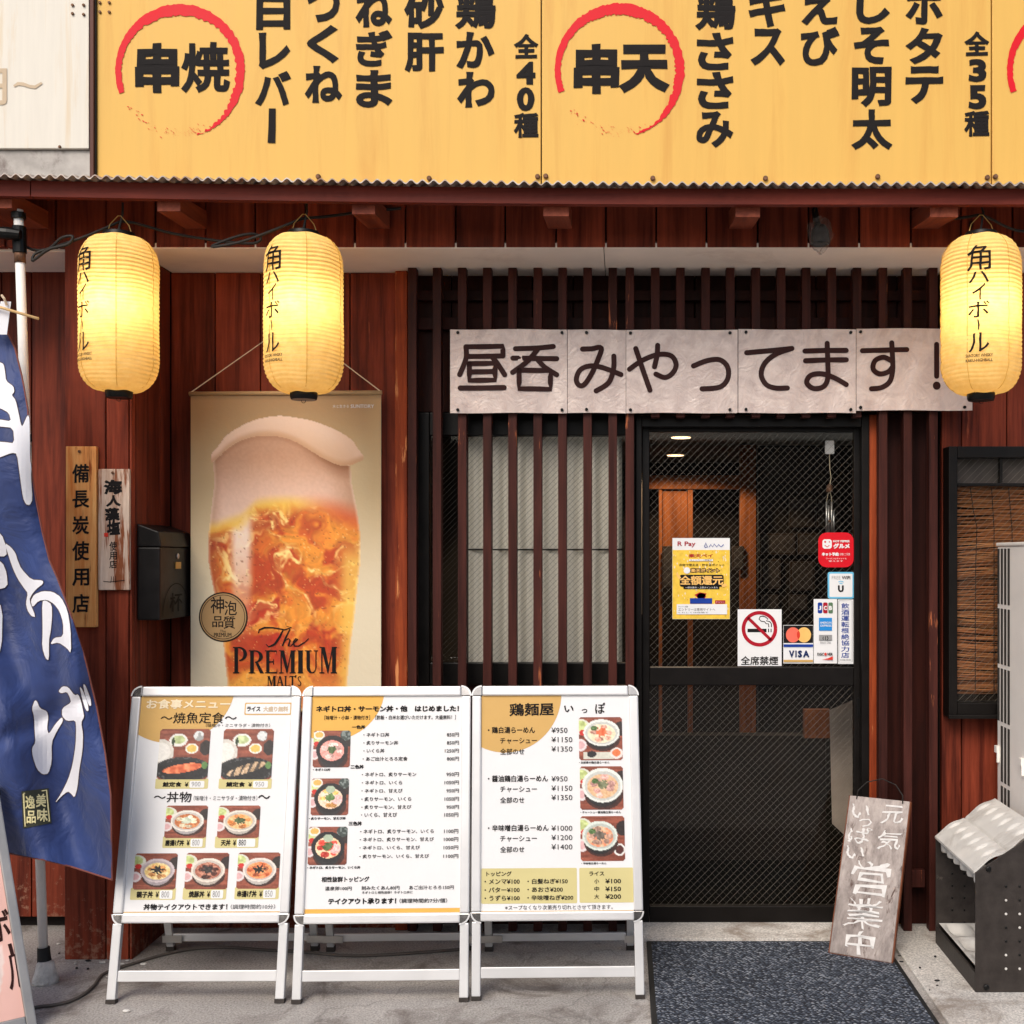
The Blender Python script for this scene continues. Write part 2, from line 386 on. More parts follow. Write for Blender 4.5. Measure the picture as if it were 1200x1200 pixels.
M['cyan'] = plain('cyan print', srgb(110, 190, 225), .4)
M['green'] = plain('green print', srgb(90, 120, 90), .4)
M['crimson'] = plain('crimson print', srgb(170, 20, 40), .4)
M['coral'] = plain('coral print', srgb(236, 112, 92), .4)
M['apricot'] = plain('apricot print', srgb(240, 190, 110), .4)
M['orange'] = plain('orange print', srgb(215, 60, 45), .4)
M['grey_print'] = plain('grey print', srgb(150, 150, 150), .4)
M['poster_yellow'] = plain('poster yellow', srgb(236, 196, 74), .4, var=.15, scale=40)
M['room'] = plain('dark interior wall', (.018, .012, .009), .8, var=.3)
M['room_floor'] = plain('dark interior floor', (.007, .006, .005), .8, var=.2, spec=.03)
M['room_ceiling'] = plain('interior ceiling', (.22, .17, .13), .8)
M['room_wood'] = wood('interior pine', srgb(130, 70, 34), srgb(185, 108, 58), rnd=.15)
M['room_pale'] = plain('pale panel and reflection', (.46, .38, .32), .7)
M['picture_frame'] = plain('dark picture frame', (.045, .028, .018), .5)
M['picture'] = plain('framed print', (.06, .048, .042), .5, var=.5, scale=25)
M['wire'] = plain('glass wire', (.36, .32, .28), .4, .3, var=.05)
M['wire_dark'] = plain('window glass wire', (.10, .09, .08), .5, .3, var=.05)
M['cord'] = plain('grey power cord', (.10, .085, .075), .55)
def emit(name, col, st):
    m, nt, b = new_mat(name); b.inputs['Base Color'].default_value = (*col, 1)
    b.inputs['Emission Color'].default_value = (*col, 1); b.inputs['Emission Strength'].default_value = st; return m
M['lamp'] = emit('lit downlight', (1, .70, .40), 2.2)
M['bulb'] = emit('lit bulb', (1, .75, .42), 6)
def vcol(name, rough=.45, bmp=.1):
    m, nt, b = new_mat(name); a = N(nt, 'ShaderNodeVertexColor', layer_name='Col'); nt.links.new(a.outputs[0], b.inputs['Base Color'])
    b.inputs['Roughness'].default_value = rough
    bump(nt, b, noise(nt, coords(nt), 14), bmp); return m
M['print'] = vcol('colour print'); M['cloth_print'] = vcol('printed cloth', .6, .25)
def glass(name, tint=(.93, .93, .92)):
    m = bpy.data.materials.new(name); m.use_nodes = True; nt = m.node_tree; nt.nodes.remove(nt.nodes['Principled BSDF'])
    out = nt.nodes['Material Output']; t = N(nt, 'ShaderNodeBsdfTransparent'); t.inputs[0].default_value = (*tint, 1)
    g = N(nt, 'ShaderNodeBsdfGlossy'); g.inputs['Roughness'].default_value = .03
    fr = N(nt, 'ShaderNodeFresnel'); fr.inputs[0].default_value = 1.28; mx = N(nt, 'ShaderNodeMixShader')
    nt.links.new(fr.outputs[0], mx.inputs[0]); nt.links.new(t.outputs[0], mx.inputs[1]); nt.links.new(g.outputs[0], mx.inputs[2]); nt.links.new(mx.outputs[0], out.inputs[0])
    return m
M['glass'] = glass('window glass', (.96, .96, .95))
def film():
    m = bpy.data.materials.new('crumpled clear film'); m.use_nodes = True; nt = m.node_tree; b = nt.nodes['Principled BSDF']
    b.inputs['Base Color'].default_value = (.30, .27, .25, 1); b.inputs['Roughness'].default_value = .12; b.inputs['Alpha'].default_value = .16; return m
M['film'] = film()
def lantern_paper():
    m, nt, b = new_mat('lantern paper'); out = nt.nodes['Material Output']
    v = coords(nt); n = noise(nt, v, 30, 5, .7)
    c = ramp(nt, n, [(.3, srgb(232, 200, 128)), (.7, srgb(244, 218, 152))])
    d = N(nt, 'ShaderNodeBsdfDiffuse'); t = N(nt, 'ShaderNodeBsdfTranslucent'); mx = N(nt, 'ShaderNodeMixShader'); mx.inputs[0].default_value = .45
    nt.links.new(c, d.inputs[0]); nt.links.new(c, t.inputs[0]); nt.links.new(d.outputs[0], mx.inputs[1]); nt.links.new(t.outputs[0], mx.inputs[2])
    nt.links.new(mx.outputs[0], out.inputs[0]); return m
M['lantern'] = lantern_paper()
def laminated():
    m, nt, b = new_mat('laminated cloth'); v = coords(nt); n = noise(nt, v, 9, 6, .65, 1.5)
    nt.links.new(ramp(nt, n, [(.35, srgb(196, 178, 172)), (.65, srgb(222, 206, 198))]), b.inputs['Base Color'])
    b.inputs['Roughness'].default_value = .3; bump(nt, b, noise(nt, v, 22, 4, .55, 2.5), .35, .012); return m
M['lam'] = laminated()
def navy():
    m, nt, b = new_mat('blue banner cloth'); v = coords(nt); n = noise(nt, v, 5, 4)
    nt.links.new(ramp(nt, n, [(.3, srgb(23, 40, 88)), (.7, srgb(38, 62, 122))]), b.inputs['Base Color'])
    b.inputs['Roughness'].default_value = .6; b.inputs['Sheen Weight'].default_value = .2; bump(nt, b, noise(nt, v, 6, 4, .5, 1), .5, .05); return m
M['navy'] = navy()
M['flag_white'] = plain('white banner print', (.76, .76, .80), .6, var=.04)
M['flag_edge'] = plain('brown print outline', srgb(82, 66, 66), .6)
M['seal_dark'] = plain('olive seal print', srgb(58, 60, 50), .6)
M['seal_cream'] = plain('cream seal print', srgb(222, 212, 160), .6)
M['hem'] = plain('brown hem', srgb(120, 70, 62), .7)
def blind():
    m, nt, b = new_mat('bamboo reed'); v = coords(nt, (1.5, 1, 60)); n = noise(nt, v, 2.2, 5, .7, .3); geo = N(nt, 'ShaderNodeNewGeometry')
    c = ramp(nt, n, [(.3, srgb(88, 49, 27)), (.5, srgb(176, 114, 70)), (.72, srgb(226, 170, 114))])
    br = ramp(nt, geo.outputs['Random Per Island'], [(0, (.45, .45, .45)), (1, (1.15, 1.1, 1.05))]); c = mix(nt, c, br, 1.0, 'MULTIPLY')
    nt.links.new(c, b.inputs['Base Color']); b.inputs['Roughness'].default_value = .6; return m
M['bamboo'] = blind()
def ground_mat(name, lo, hi, stain, cracks=True, grit=1.0):
    m, nt, b = new_mat(name); v = coords(nt)
    n = noise(nt, v, 2.2, 8, .65, .5); g = noise(nt, v, 140, 3, .8); c = ramp(nt, n, [(.3, lo), (.7, hi)])
    c = mix(nt, c, ramp(nt, g, [(.30, (.35, .35, .35)), (.70, (1.4, 1.38, 1.35))]), .9, 'MULTIPLY')
    s_ = noise(nt, v, 3.4, 9, .72, 1.1); c = mix(nt, c, stain, ramp(nt, s_, [(.50, (0, 0, 0)), (.66, (.9, .9, .9))]))
    if cracks:
        w_ = N(nt, 'ShaderNodeTexVoronoi', feature='DISTANCE_TO_EDGE'); w_.inputs['Scale'].default_value = .7
        wv = N(nt, 'ShaderNodeVectorMath', operation='ADD'); nn = N(nt, 'ShaderNodeTexNoise'); nn.inputs['Scale'].default_value = 5; nt.links.new(v, nn.inputs['Vector'])
        sc = N(nt, 'ShaderNodeVectorMath', operation='SCALE'); sc.inputs['Scale'].default_value = .35; nt.links.new(nn.outputs['Color'], sc.inputs[0])
        nt.links.new(v, wv.inputs[0]); nt.links.new(sc.outputs[0], wv.inputs[1]); nt.links.new(wv.outputs[0], w_.inputs['Vector'])
        c = mix(nt, c, tuple(x * .25 for x in lo), ramp(nt, w_.outputs['Distance'], [(.001, (.4, .4, .4)), (.004, (0, 0, 0))]))
    nt.links.new(c, b.inputs['Base Color']); b.inputs['Roughness'].default_value = .85
    bump(nt, b, g, .5 * grit, .004); return m
M['ground'] = ground_mat('worn grey pavement', (.33, .31, .29), (.52, .495, .47), (.14, .115, .10))
M['pad'] = ground_mat('pale entrance concrete', (.54, .515, .48), (.70, .67, .63), (.26, .21, .17), cracks=False)
def mat_mat():
    m, nt, b = new_mat('loop pile mat'); v = coords(nt, (1, 1, 1), (0, 0, R(33)))
    mpn = N(nt, 'ShaderNodeMapping'); mpn.inputs['Scale'].default_value = (1, 2.0, 1); nt.links.new(v, mpn.inputs[0])
    vo = N(nt, 'ShaderNodeTexVoronoi'); vo.inputs['Scale'].default_value = 92; vo.inputs['Randomness'].default_value = .75; nt.links.new(mpn.outputs[0], vo.inputs['Vector'])
    sep = N(nt, 'ShaderNodeSeparateColor'); nt.links.new(vo.outputs['Color'], sep.inputs[0])
    c = ramp(nt, sep.outputs[0], [(.10, (.018, .024, .038)), (.45, (.06, .076, .11)), (.75, (.17, .20, .25)), (.95, (.40, .43, .48))])
    c = mix(nt, c, (.008, .01, .016), ramp(nt, vo.outputs['Distance'], [(.38, (0, 0, 0)), (.62, (1, 1, 1))]))
    nt.links.new(c, b.inputs['Base Color']); b.inputs['Roughness'].default_value = .95
    h = math_(nt, 'SUBTRACT', 1.0, vo.outputs['Distance']); bump(nt, b, h, 1.0, .006); return m
M['mat'] = mat_mat()

# ------------------------------------------------------------------ ground
def sheet(name, x0, x1, y0, y1, z, mat, kind='structure'):
    o = MB().add([(x0, y0, z), (x1, y0, z), (x1, y1, z), (x0, y1, z)], [(0, 1, 2, 3)]).build(name, mat); o['kind'] = kind; return o
sheet('ground', -60, 60, -60, 60, 0, M['ground'])
pad = MB().box(1.0, 2.9, 3.0, 4.47, -.05, .012).build('doorstep_pavement', M['pad'], bevel=.004); pad['kind'] = 'structure'

# ------------------------------------------------------------------ the restaurant front
DF, DW, DE = 4.13, 4.48, 3.85                          # pillar front, recessed wall, eave board
ZS = 2.547                                             # soffit
bd = thing('restaurant_building', 'red brown timber shop front with slatted lattice, glass sliding door and deep eave', 'shop front', (0, DW, 0))
def planks(mb, xs, z0, z1, y, th=.03, gap=.004):
    for a, b in zip(xs[:-1], xs[1:]): mb.box(a + gap / 2, b - gap / 2, y + random.uniform(0, .0015), y + th, z0, z1)
    return mb
# pillar standing forward at the left
XP0, XP1 = X(75, DF), X(155, DF)
mb = MB(); planks(mb, [XP0, X(124, DF), X(151, DF), XP1], .0, ZS + .2, DF)
ys = [DF + .03, DF + .13, DF + .25, DW]
for a, b in zip(ys[:-1], ys[1:]):
    mb.box(XP1 - .03, XP1 - random.uniform(0, .0015), a + .002, b - .002, .0, ZS); mb.box(XP0, XP0 + .03, a + .002, b - .002, .0, ZS)
mb.build('pillar', M['wood'], bd, bevel=.003)
# recessed walls: left of the pillar, behind the poster, right of the lattice
mb = MB(); planks(mb, [-3.4, -3.1, -2.9, -2.72, -2.54, X(5, DW), X(40, DW), XP0], .05, ZS - .002, DW - .02)
mb.build('recessed_wall', M['wood'], bd, bevel=.003); mb = MB()
planks(mb, [XP1, X(252, DW), X(305, DW), X(357, DW), X(410, DW), X(464, DW)], .0, ZS - .002, DW)
mb.build('recessed_wall', M['wood'], bd, bevel=.003); mb = MB()
planks(mb, [X(1103, DW), X(1127, DW), X(1180, DW), X(1233, DW), X(1290, DW), X(1350, DW), 2.6, 3.2], .0, ZS - .002, DW)
mb.build('recessed_wall', M['wood'], bd, bevel=.003)
MB().box(X(464, DW) + .002, X(479, DW), DW - .03, DW + .06, 0, ZS - .002).build('corner_post', M['jamb'], bd, bevel=.004)
mb = MB(); mb.box(-3.4, X(478, DW), DW + .035, DW + .12, 0, ZS + .03); mb.box(X(1103, DW) + .001, 3.2, DW + .035, DW + .12, 0, ZS + .03); mb.box(XP0 + .035, XP1 - .035, DF + .035, DW + .03, 0, ZS - .001)
mb.box(-3.2, 3.2, DF + .031, DF + .034, ZS + .036, 2.86); mb.build('wall_core', plain('dark wall core', (.012, .009, .008), .9), bd)
# boards over the recess, flush with the pillar
seams = [-3.2, -2.9, -2.62, -2.42] + [X(p, DF) for p in (6, 65, 124, 182, 240.7, 299, 357.5, 415.7, 475, 534, 592, 651.7, 710, 769, 828, 888, 947.6, 1007, 1067.7, 1126.7, 1186.7, 1246)] + [1.8, 2.1, 2.4, 2.8, 3.2]
mb = MB(); planks(mb, seams, ZS + .004, 2.80, DF, .03, .006); mb.build('upper_wall', M['wood'], bd, bevel=.003)
# soffit of the recess (two boards meeting at a fine joint)
mb = MB(); mb.box(-3.2, XP0 - .002, DF + .032, DW + .2, ZS - .004, ZS + .03); mb.box(XP1 + .002, X(708, 4.3), DF + .004, DW + .2, ZS, ZS + .02); mb.box(X(708, 4.3) + .003, 3.2, DF + .004, DW + .2, ZS, ZS + .02)
mb.build('soffit', M['soffit'], bd)
# eave: board, rafters, corrugated sheet
def ez(x):
    px = CX + x * F / DE
    return 10 * ((800 - px) / 800) ** 1.5 * DE / F if px < 800 else 0
xs = np.linspace(-3.3, 3.2, 60); zt, zb = Z(221, DE), Z(239.5, DE)
def eaveboard(a, b):
    m_ = MB(); q = [x for x in xs if a < x < b]; q = [a] + q + [b]
    for x0, x1 in zip(q[:-1], q[1:]):
        e0, e1 = ez(x0), ez(x1)
        m_.hexa([(x0, DE, zb + e0), (x1, DE, zb + e1), (x1, DE, zt + e1), (x0, DE, zt + e0), (x0, DE + .03, zb + e0), (x1, DE + .03, zb + e1), (x1, DE + .03, zt + e1), (x0, DE + .03, zt + e0)])
    return m_
eaveboard(-3.3, X(35, DE)).build('eave_board', M['fascia'], bd, weld=True)
eaveboard(X(35, DE) + .004, 3.2).build('eave_board', M['fascia'], bd, weld=True)
for a, b in ((-60, -22), (0 - 25, 8), (180, 207), (410, 437), (636, 666), (863, 892), (1093, 1126), (1320, 1350)):
    x0, x1 = X(a, DE), X(b, DE); e = ez(x0); zr = Z(251, DE)
    MB().hexa([(x0, DE + .031, zr + e), (x1, DE + .031, zr + e), (x1, DE + .031, zb + e + .02), (x0, DE + .031, zb + e + .02), (x0, DF - .001, zr + .03), (x1, DF - .001, zr + .03), (x1, DF - .001, zb + .06), (x0, DF - .001, zb + .06)]).build('rafter', M['rafter'], bd)
mb = MB(); per = .0372; nseg = int(6.5 / per * 8); vs = []; fs = []
for i in range(nseg + 1):
    x = -3.3 + 6.5 * i / nseg; c = math.sin(2 * math.pi * x / per) * .0062; e = ez(x)
    zf = Z(214.5, 3.80) + e
    for y, z in ((3.80, zf + c), (4.128, zf + c + .045), (4.128, zf + c + .041), (3.80, zf + c - .004)): vs.append((x, y, z))
for i in range(nseg):
    for k in range(4): fs.append((i * 4 + k, i * 4 + (k + 1) % 4, i * 4 + 4 + (k + 1) % 4, i * 4 + 4 + k))
mb.add(vs, fs).build('corrugated_roof', M['zinc'], bd, smooth=True, sharp=40)
MB().box(-3.2, 3.2, DF + .035, DW + .2, ZS + .035, 5.2).build('upper_storey', M['flashing'], bd)
# wall behind the lattice: opening for the window and the door
DB = 4.53; DR = 4.505
X0, X1 = X(479, DW), X(1103, DW)
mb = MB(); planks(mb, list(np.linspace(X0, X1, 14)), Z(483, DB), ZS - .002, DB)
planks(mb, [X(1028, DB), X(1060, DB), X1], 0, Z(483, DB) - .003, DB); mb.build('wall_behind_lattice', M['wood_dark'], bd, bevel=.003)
mb = MB(); mb.box(X(478, DW), X(1103, DW), DB + .031, DB + .07, Z(484, DB), ZS + .03); mb.box(X(1029, DB), X(1103, DW), DB + .031, DB + .07, 0, Z(484.5, DB)); mb.box(X(743, 4.56), X(747, 4.56), DB + .03, DB + .08, 0, Z(484.5, DB)); mb.build('wall_core', plain('dark wall core', (.012, .009, .008), .9), bd)
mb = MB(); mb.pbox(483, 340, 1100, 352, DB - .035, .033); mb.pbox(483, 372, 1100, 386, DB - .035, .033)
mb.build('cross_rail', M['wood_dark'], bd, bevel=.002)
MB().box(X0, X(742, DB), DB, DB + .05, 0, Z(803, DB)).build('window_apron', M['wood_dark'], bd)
MB().pbox(1019, 486, 1028.5, 1092, 4.47, .08).build('door_post', M['jamb'], bd, bevel=.003)
# window frame, pane, wires
mb = MB(); mb.pbox(484, 483.5, 503, 802, DR, .05); mb.pbox(734, 483.5, 745, 802, DR, .05); mb.pbox(503.4, 483.5, 733.6, 510, DR, .05); mb.pbox(503.4, 777, 733.6, 802, DR, .05)
win = mb.build('window', M['frame'], bd, bevel=.003)
MB().pbox(502, 508, 735, 779, DR + .022, .005).build('pane', M['glass'], win)
def wires(px0, py0, px1, py1, D, name, mat, parent, pitch=.0285, w_=.00085, asp=1.02, both=True):
    x0, x1, z0, z1 = X(px0, D), X(px1, D), Z(py1, D), Z(py0, D); mb = MB(); Wd, H = x1 - x0, z1 - z0
    for sg in ((1, -1) if both else (1,)):
        k = -H / asp; i = 0
        while k < Wd:
            # line x = x0 + k + t/asp, z = z0 + t
            t0 = max(0, -k * asp); t1 = min(H, (Wd - k) * asp)
            if t1 > t0 + .004:
                a, b = x0 + k + t0 / asp, x0 + k + t1 / asp
                if sg < 0: a, b = x0 + x1 - a, x0 + x1 - b
                mb.bar((a, D + (.0012 if sg < 0 else 0), z0 + t0), (b, D + (.0012 if sg < 0 else 0), z0 + t1), w_ * (1 if sg > 0 else .42), w_ * (1 if sg > 0 else .42), (0, 1, 0))
            k += pitch
    return mb.build(name, mat, parent)
wires(503.5, 510.5, 733.5, 776.5, DR + .030, 'wire_mesh', M['wire_dark'], win, pitch=.022, w_=.0010)
# door frame, sliding door
mb = MB(); mb.pbox(745.4, 487, 752, 1088, 4.475, .08); mb.pbox(1010, 487, 1018.6, 1088, 4.475, .08); mb.pbox(752.3, 487, 1009.7, 500, 4.475, .08)
mb.build('door_frame', M['frame'], bd, bevel=.002)
MB().pbox(746, 1088.5, 1019, 1092.5, 4.47, .10).build('door_rail', M['steel'], bd)
MB().box(X(742, 4.44), X(1032, 4.44), 4.33, 4.6, -.03, .010).build('door_sill', M['pad'], bd, bevel=.003)
DD = 4.52
mb = MB(); mb.pbox(752.5, 500.4, 761, 1087, DD, .035); mb.pbox(1001, 500.4, 1009.6, 1087, DD, .035); mb.pbox(761.3, 500.4, 1000.7, 506, DD, .035); mb.pbox(761.3, 782, 1000.7, 803, DD, .035); mb.pbox(761.3, 1062, 1000.7, 1087, DD, .035)
door = mb.build('sliding_door', M['frame'], bd, bevel=.003)
MB().pbox(760, 505, 1002, 783, DD + .014, .005).build('pane', M['glass'], door)
MB().pbox(760, 802, 1002, 1063, DD + .014, .005).build('pane', M['glass'], door)
wires(761.5, 506.5, 1000.5, 781.5, DD + .022, 'wire_mesh', M['wire'], door, pitch=.0285)
wires(761.5, 803.5, 1000.5, 1061.5, DD + .022, 'wire_mesh', M['wire'], door, pitch=.0285)
MB().pbox(1004, 818, 1008, 840, DD - .004, .006).build('pull_handle', M['black'], door, bevel=.001)
# lattice bars
full = [478, 507, 536.5, 566, 595.5, 625, 654, 683.5, 713, 733]
DLB = 4.405
for p in full + [1030, 1059, 1089]:
    MB().box(X(p, DLB), X(p + 10, DLB), DLB, DLB + .045, .012, ZS - .001).build('lattice_bar', M['bar'], bd, bevel=.002)
for p in [763, 792.5, 822, 851, 881, 910.5, 940, 970, 999.5]:
    MB().box(X(p, DLB), X(p + 10, DLB), DLB, DLB + .045, Z(489, DLB), ZS - .001).build('lattice_bar', M['bar'], bd, bevel=.002)
MB().pbox(1068, 1020, 1084, 1040, DLB + .046, .03).build('lattice_bracket', M['bar'], bd, bevel=.002)
# right window with its frame
mb = MB(); DQ = 4.395
mb.pbox(1112, 523, 1122, 841, DQ, .083); mb.pbox(1250, 523, 1260, 841, DQ, .083); mb.pbox(1122.3, 523, 1249.7, 536, DQ, .083); mb.pbox(1122.3, 824, 1249.7, 841, DQ, .083)
mb.pbox(1122.3, 566, 1249.7, 569.5, DQ + .02, .03); mb.pbox(1172, 536.3, 1175, 565.7, DQ + .02, .03); mb.pbox(1112, 838, 1262, 842.5, DQ - .02, .018)
rw = mb.build('window', M['frame'], bd, bevel=.002)
MB().pbox(1121, 535, 1251, 825, DQ + .022, .004).build('pane', M['glass'], rw)
wires(1122.5, 537, 1249, 823.5, DQ + .0275, 'wire_mesh', M['wire'], rw, pitch=.0285, w_=.0008, both=False)
# the room behind the glass
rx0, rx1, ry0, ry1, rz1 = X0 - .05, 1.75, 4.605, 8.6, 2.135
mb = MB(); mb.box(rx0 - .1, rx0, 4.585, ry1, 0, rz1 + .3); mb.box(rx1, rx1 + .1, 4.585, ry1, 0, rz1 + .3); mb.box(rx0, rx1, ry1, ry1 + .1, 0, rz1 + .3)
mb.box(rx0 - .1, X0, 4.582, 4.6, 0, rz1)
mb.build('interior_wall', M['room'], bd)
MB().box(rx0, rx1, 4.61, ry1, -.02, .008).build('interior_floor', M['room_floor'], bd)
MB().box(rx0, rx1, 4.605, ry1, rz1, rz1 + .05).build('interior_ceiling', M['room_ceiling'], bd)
def inn(px0, py0, px1, py1, D, th=.05): return (px0, py0, px1, py1, D, th)
mb = MB()
for q in (inn(758, 557, 867.5, 573, 7.12, .07), inn(868, 521, 886, 921, 7.10, .09), inn(772, 573.5, 776, 921, 7.13), inn(806, 573.5, 812, 921, 7.13)): mb.pbox(*q)
mb.build('interior_partition', M['room_wood'], bd, bevel=.003)
mb = MB(); mb.pbox(776.5, 575, 805.5, 640, 7.15, .02); mb.pbox(503, 505, 552, 585, 6.4, .05); mb.build('interior_panel', M['room_wood'], bd)
MB().pbox(740, 524, 757, 720, 7.0, .05).build('interior_panel', M['room_pale'], bd)
MB().add([P(972, 832, 5.0), P(1012, 815, 5.0), P(1012, 1000, 5.0), P(975, 965, 5.0), P(972, 832, 5.05), P(1012, 815, 5.05), P(1012, 1000, 5.05), P(975, 965, 5.05)], [(0, 1, 2, 3), (7, 6, 5, 4), (0, 4, 5, 1), (1, 5, 6, 2), (2, 6, 7, 3), (3, 7, 4, 0)]).build('interior_panel', M['room_pale'], bd)  # added pale slab, coloured as a reflection in the lower glass
mb = MB(); mb.pbox(744, 862, 968, 1011, 5.45, .10); mb.build('interior_dark_screen', M['room'], bd, bevel=.003)  # made-up dark slab, hides the posts so the lower room stays dim
MB().pbox(943, 832, 973, 865, 5.02, .05).build('interior_panel', M['room_wood'], bd)

# shop across the lane: it is what the glass looks at
op = thing('opposite_building', 'grey rendered building across the lane facing the shop', 'building', (0, -6.5, 0))
mb = MB()
for x0, x1 in ((-9, -5.2), (-3.6, -1.2), (.4, 2.8), (4.4, 9)): mb.box(x0, x1, -7.3, -6.5, 0, 2.6)
mb.box(-9, 9, -7.3, -6.5, 2.601, 3.0); mb.box(-9, 9, -7.3, -6.9, 0, 2.6)
mb.build('wall', plain('grey render', (.07, .065, .06), .9, var=.2, scale=3), op)

# ------------------------------------------------------------------ big yellow sign
DS = 3.95
sg = thing('shop_sign', 'wide yellow fascia sign with black brush writing and red ring emblems above the eave', 'sign', (0, DS, 2.7))
zs0 = 2.715
for a, b in ((113, 633.6), (635, 1161.2), (1162.8, 1500)):
    x0, x1 = X(a, DS), X(b, DS)
    MB().box(x0, x1, DS, DS + .03, zs0, 3.95).build('panel', M['yellow'], sg, bevel=.002)
m1 = plane_map(DS - .0025); B_ = .04
mb = MB()
for t, a, b, c, d, bo in (('串', 158, 50, 210, 109, .045), ('焼', 212, 49, 269.5, 109, .030), ('串', 672, 51, 726, 110, .045), ('天', 725, 52, 785, 109, .055),
    ('白', 300, -14, 340, 35, B_), ('レ', 303, 38, 340, 81, B_), ('バ', 298.5, 83, 341, 124, B_), ('つ', 359, -12, 398, 26, B_), ('く', 359.5, 29, 397, 74, B_), ('ね', 357, 77, 401, 120.5, B_),
    ('ね', 416.5, -14, 459.5, 32, B_), ('ぎ', 417, 35, 460, 78, B_), ('ま', 417, 82, 460, 126, B_), ('砂', 473.5, -16, 520.5, 34, B_), ('肝', 474, 38, 520, 84.5, B_), ('鶏', 533, -16, 581, 34, .035), ('か', 534.5, 37, 579.5, 80.5, B_), ('わ', 535.5, 84, 579.5, 126, B_),
    ('全', 602, 39.5, 631, 68.5, B_), ('4', 605, 72, 627.5, 99, .05), ('0', 605.5, 102, 626.5, 130, .05), ('種', 602, 132, 631, 161.5, .035),
    ('鶏', 814.5, -16, 862, 35.5, .035), ('さ', 816.5, 38, 859.5, 82, B_), ('さ', 816.5, 84, 859.5, 127.5, B_), ('み', 816, 130, 859.5, 173, B_), ('キ', 877, -15, 920.5, 32, B_), ('ス', 879.5, 33, 920, 77, B_), ('え', 939, -16, 981.5, 29.5, B_), ('び', 938.5, 31, 984, 77, B_),
    ('し', 1003, -16, 1043, 28, B_), ('そ', 1000.5, 31, 1042, 75, B_), ('明', 998, 78, 1045, 125.5, B_), ('太', 997.5, 128, 1046, 175.5, B_), ('ホ', 1061, -16, 1105, 28.5, B_), ('タ', 1061, 32, 1105, 75, B_), ('テ', 1061, 77, 1105.5, 121.5, B_),
    ('全', 1130, 36.5, 1159.5, 65.5, B_), ('3', 1135, 69, 1156, 96, .05), ('5', 1135, 99.5, 1156, 128, .05), ('種', 1130, 129.5, 1159.5, 160, .035)):
    mb.text(t, a, b, c, d, m1, bo, res=4, rough=.005, seed=a % 13)
stroke(mb, [(319, 127), (318.7, 150), (318, 167.5)], [8, 8.5, 9], m1)
mb.build('lettering', M['ink'], sg)
def ring(cx, cy, seed):
    r = np.random.default_rng(seed); mb = MB(); n = 150; out = []
    a0, a1 = 200, -75                                   # from lower left over the top to the lower right
    ins, ous = [], []
    for i in range(n + 1):
        t = i / n; a = R(a0 + (a1 - a0) * t); wd = (7 + 6 * math.exp(-((t - .42) / .2) ** 2) + 3.2 * math.exp(-((t - .75) / .12) ** 2)) * (1 if t < .82 else max(.22, 1 - (t - .82) * 4.6))
        j = (1.0 if t > .25 else .5)
        ro = 76 + (r.random() - .5) * 1.6 * j; ri = 76 - wd + (r.random() - .5) * 3.0 * j
        ous.append((cx + ro * math.cos(a), cy - ro * math.sin(a) * 1.03)); ins.append((cx + ri * math.cos(a), cy - ri * math.sin(a) * 1.03))
    for i in range(n): mb.poly([ous[i], ous[i + 1], ins[i + 1], ins[i]], m1)
    for k in range(70):                                 # dry brush specks
        t = r.random() ** 1.3; a = R(285 - 72 * t if k % 3 else 300 - 45 * r.random()); rr = 71 + r.normal() * 3.0; s_ = r.random() * 1.7 * (1.1 - .7 * t) + .35
        mb.poly([(cx + rr * math.cos(a) + s_ * math.cos(q + a) * (1.6 if q in (0, 3) else .8), cy - 1.03 * rr * math.sin(a) + s_ * .7 * math.sin(q)) for q in range(6)], m1)
    return mb
ring(211, 83, 1).build('ring_emblem', M['red'], sg); ring(726, 82, 2).build('ring_emblem', M['red'], sg); ring(1256, 82, 3).build('ring_emblem', M['red'], sg)
for px, py in ((373, 206), (503, 208), (630, 206), (639.5, 205.5), (765, 208), (897, 208), (1028.5, 206), (1157, 207), (1166.5, 206)):
    MB().disc(P(px, py + 1, DS - .004), .0085, 10, .008).build('screw', M['rust'], sg)
for k in range(4):
    MB().disc(P(117 + (k % 2) * 11, 3 + (k // 2) * 11, DS - .003), .005, 8, .004).build('screw', M['rust'], sg)
# neighbour's sign and the strip between
nb = thing('neighbouring_sign', 'aged white sign with faint tan lettering left of the yellow sign', 'sign', P(50, 175, DS - .01))
MB().box(-3.2, X(104, DS - .01), DS - .01, DS + .02, Z(175, DS), 3.95).build('panel', M['signwhite'], nb, bevel=.002)
mb = MB(); mq = plane_map(DS - .0125); mb.text('円', -32, 80, 8, 123, mq, .02); stroke(mb, [(16, 101), (21, 98), (27, 98.5), (34, 101), (41, 102), (49, 97)], [2.5, 4, 4, 3.6, 4, 2.5], mq); mb.build('lettering', M['tan_ink'], nb)
for px, py in ((70, 172), (85, 6), (98, 6), (85, 16), (98, 17)): MB().disc(P(px, py, DS - .013), .005, 8, .005).build('screw', M['rust'], nb)
fl = thing('metal_flashing', 'stained grey metal flashing strip under the white sign', 'flashing', P(50, 200, DS))
MB().box(-3.2, X(104.5, DS), DS + .004, DS + .02, 2.70, Z(176, DS)).build('flashing', M['flashing'], fl)
tr = thing('sign_trim_post', 'narrow brown metal upright dividing white sign from yellow sign', 'trim post', P(109, 205, DS))
MB().box(X(105, DS - .02), X(109.5, DS - .02), DS - .02, DS + .03, 2.705, 3.95).build('upright', plain('brown trim metal', srgb(86, 58, 52), .5, .3), tr, bevel=.002)
MB().box(X(109.8, DS - .01), X(112.6, DS - .01), DS - .01, DS + .03, 2.705, 3.95).build('edge_strip', M['frame'], tr, bevel=.001)

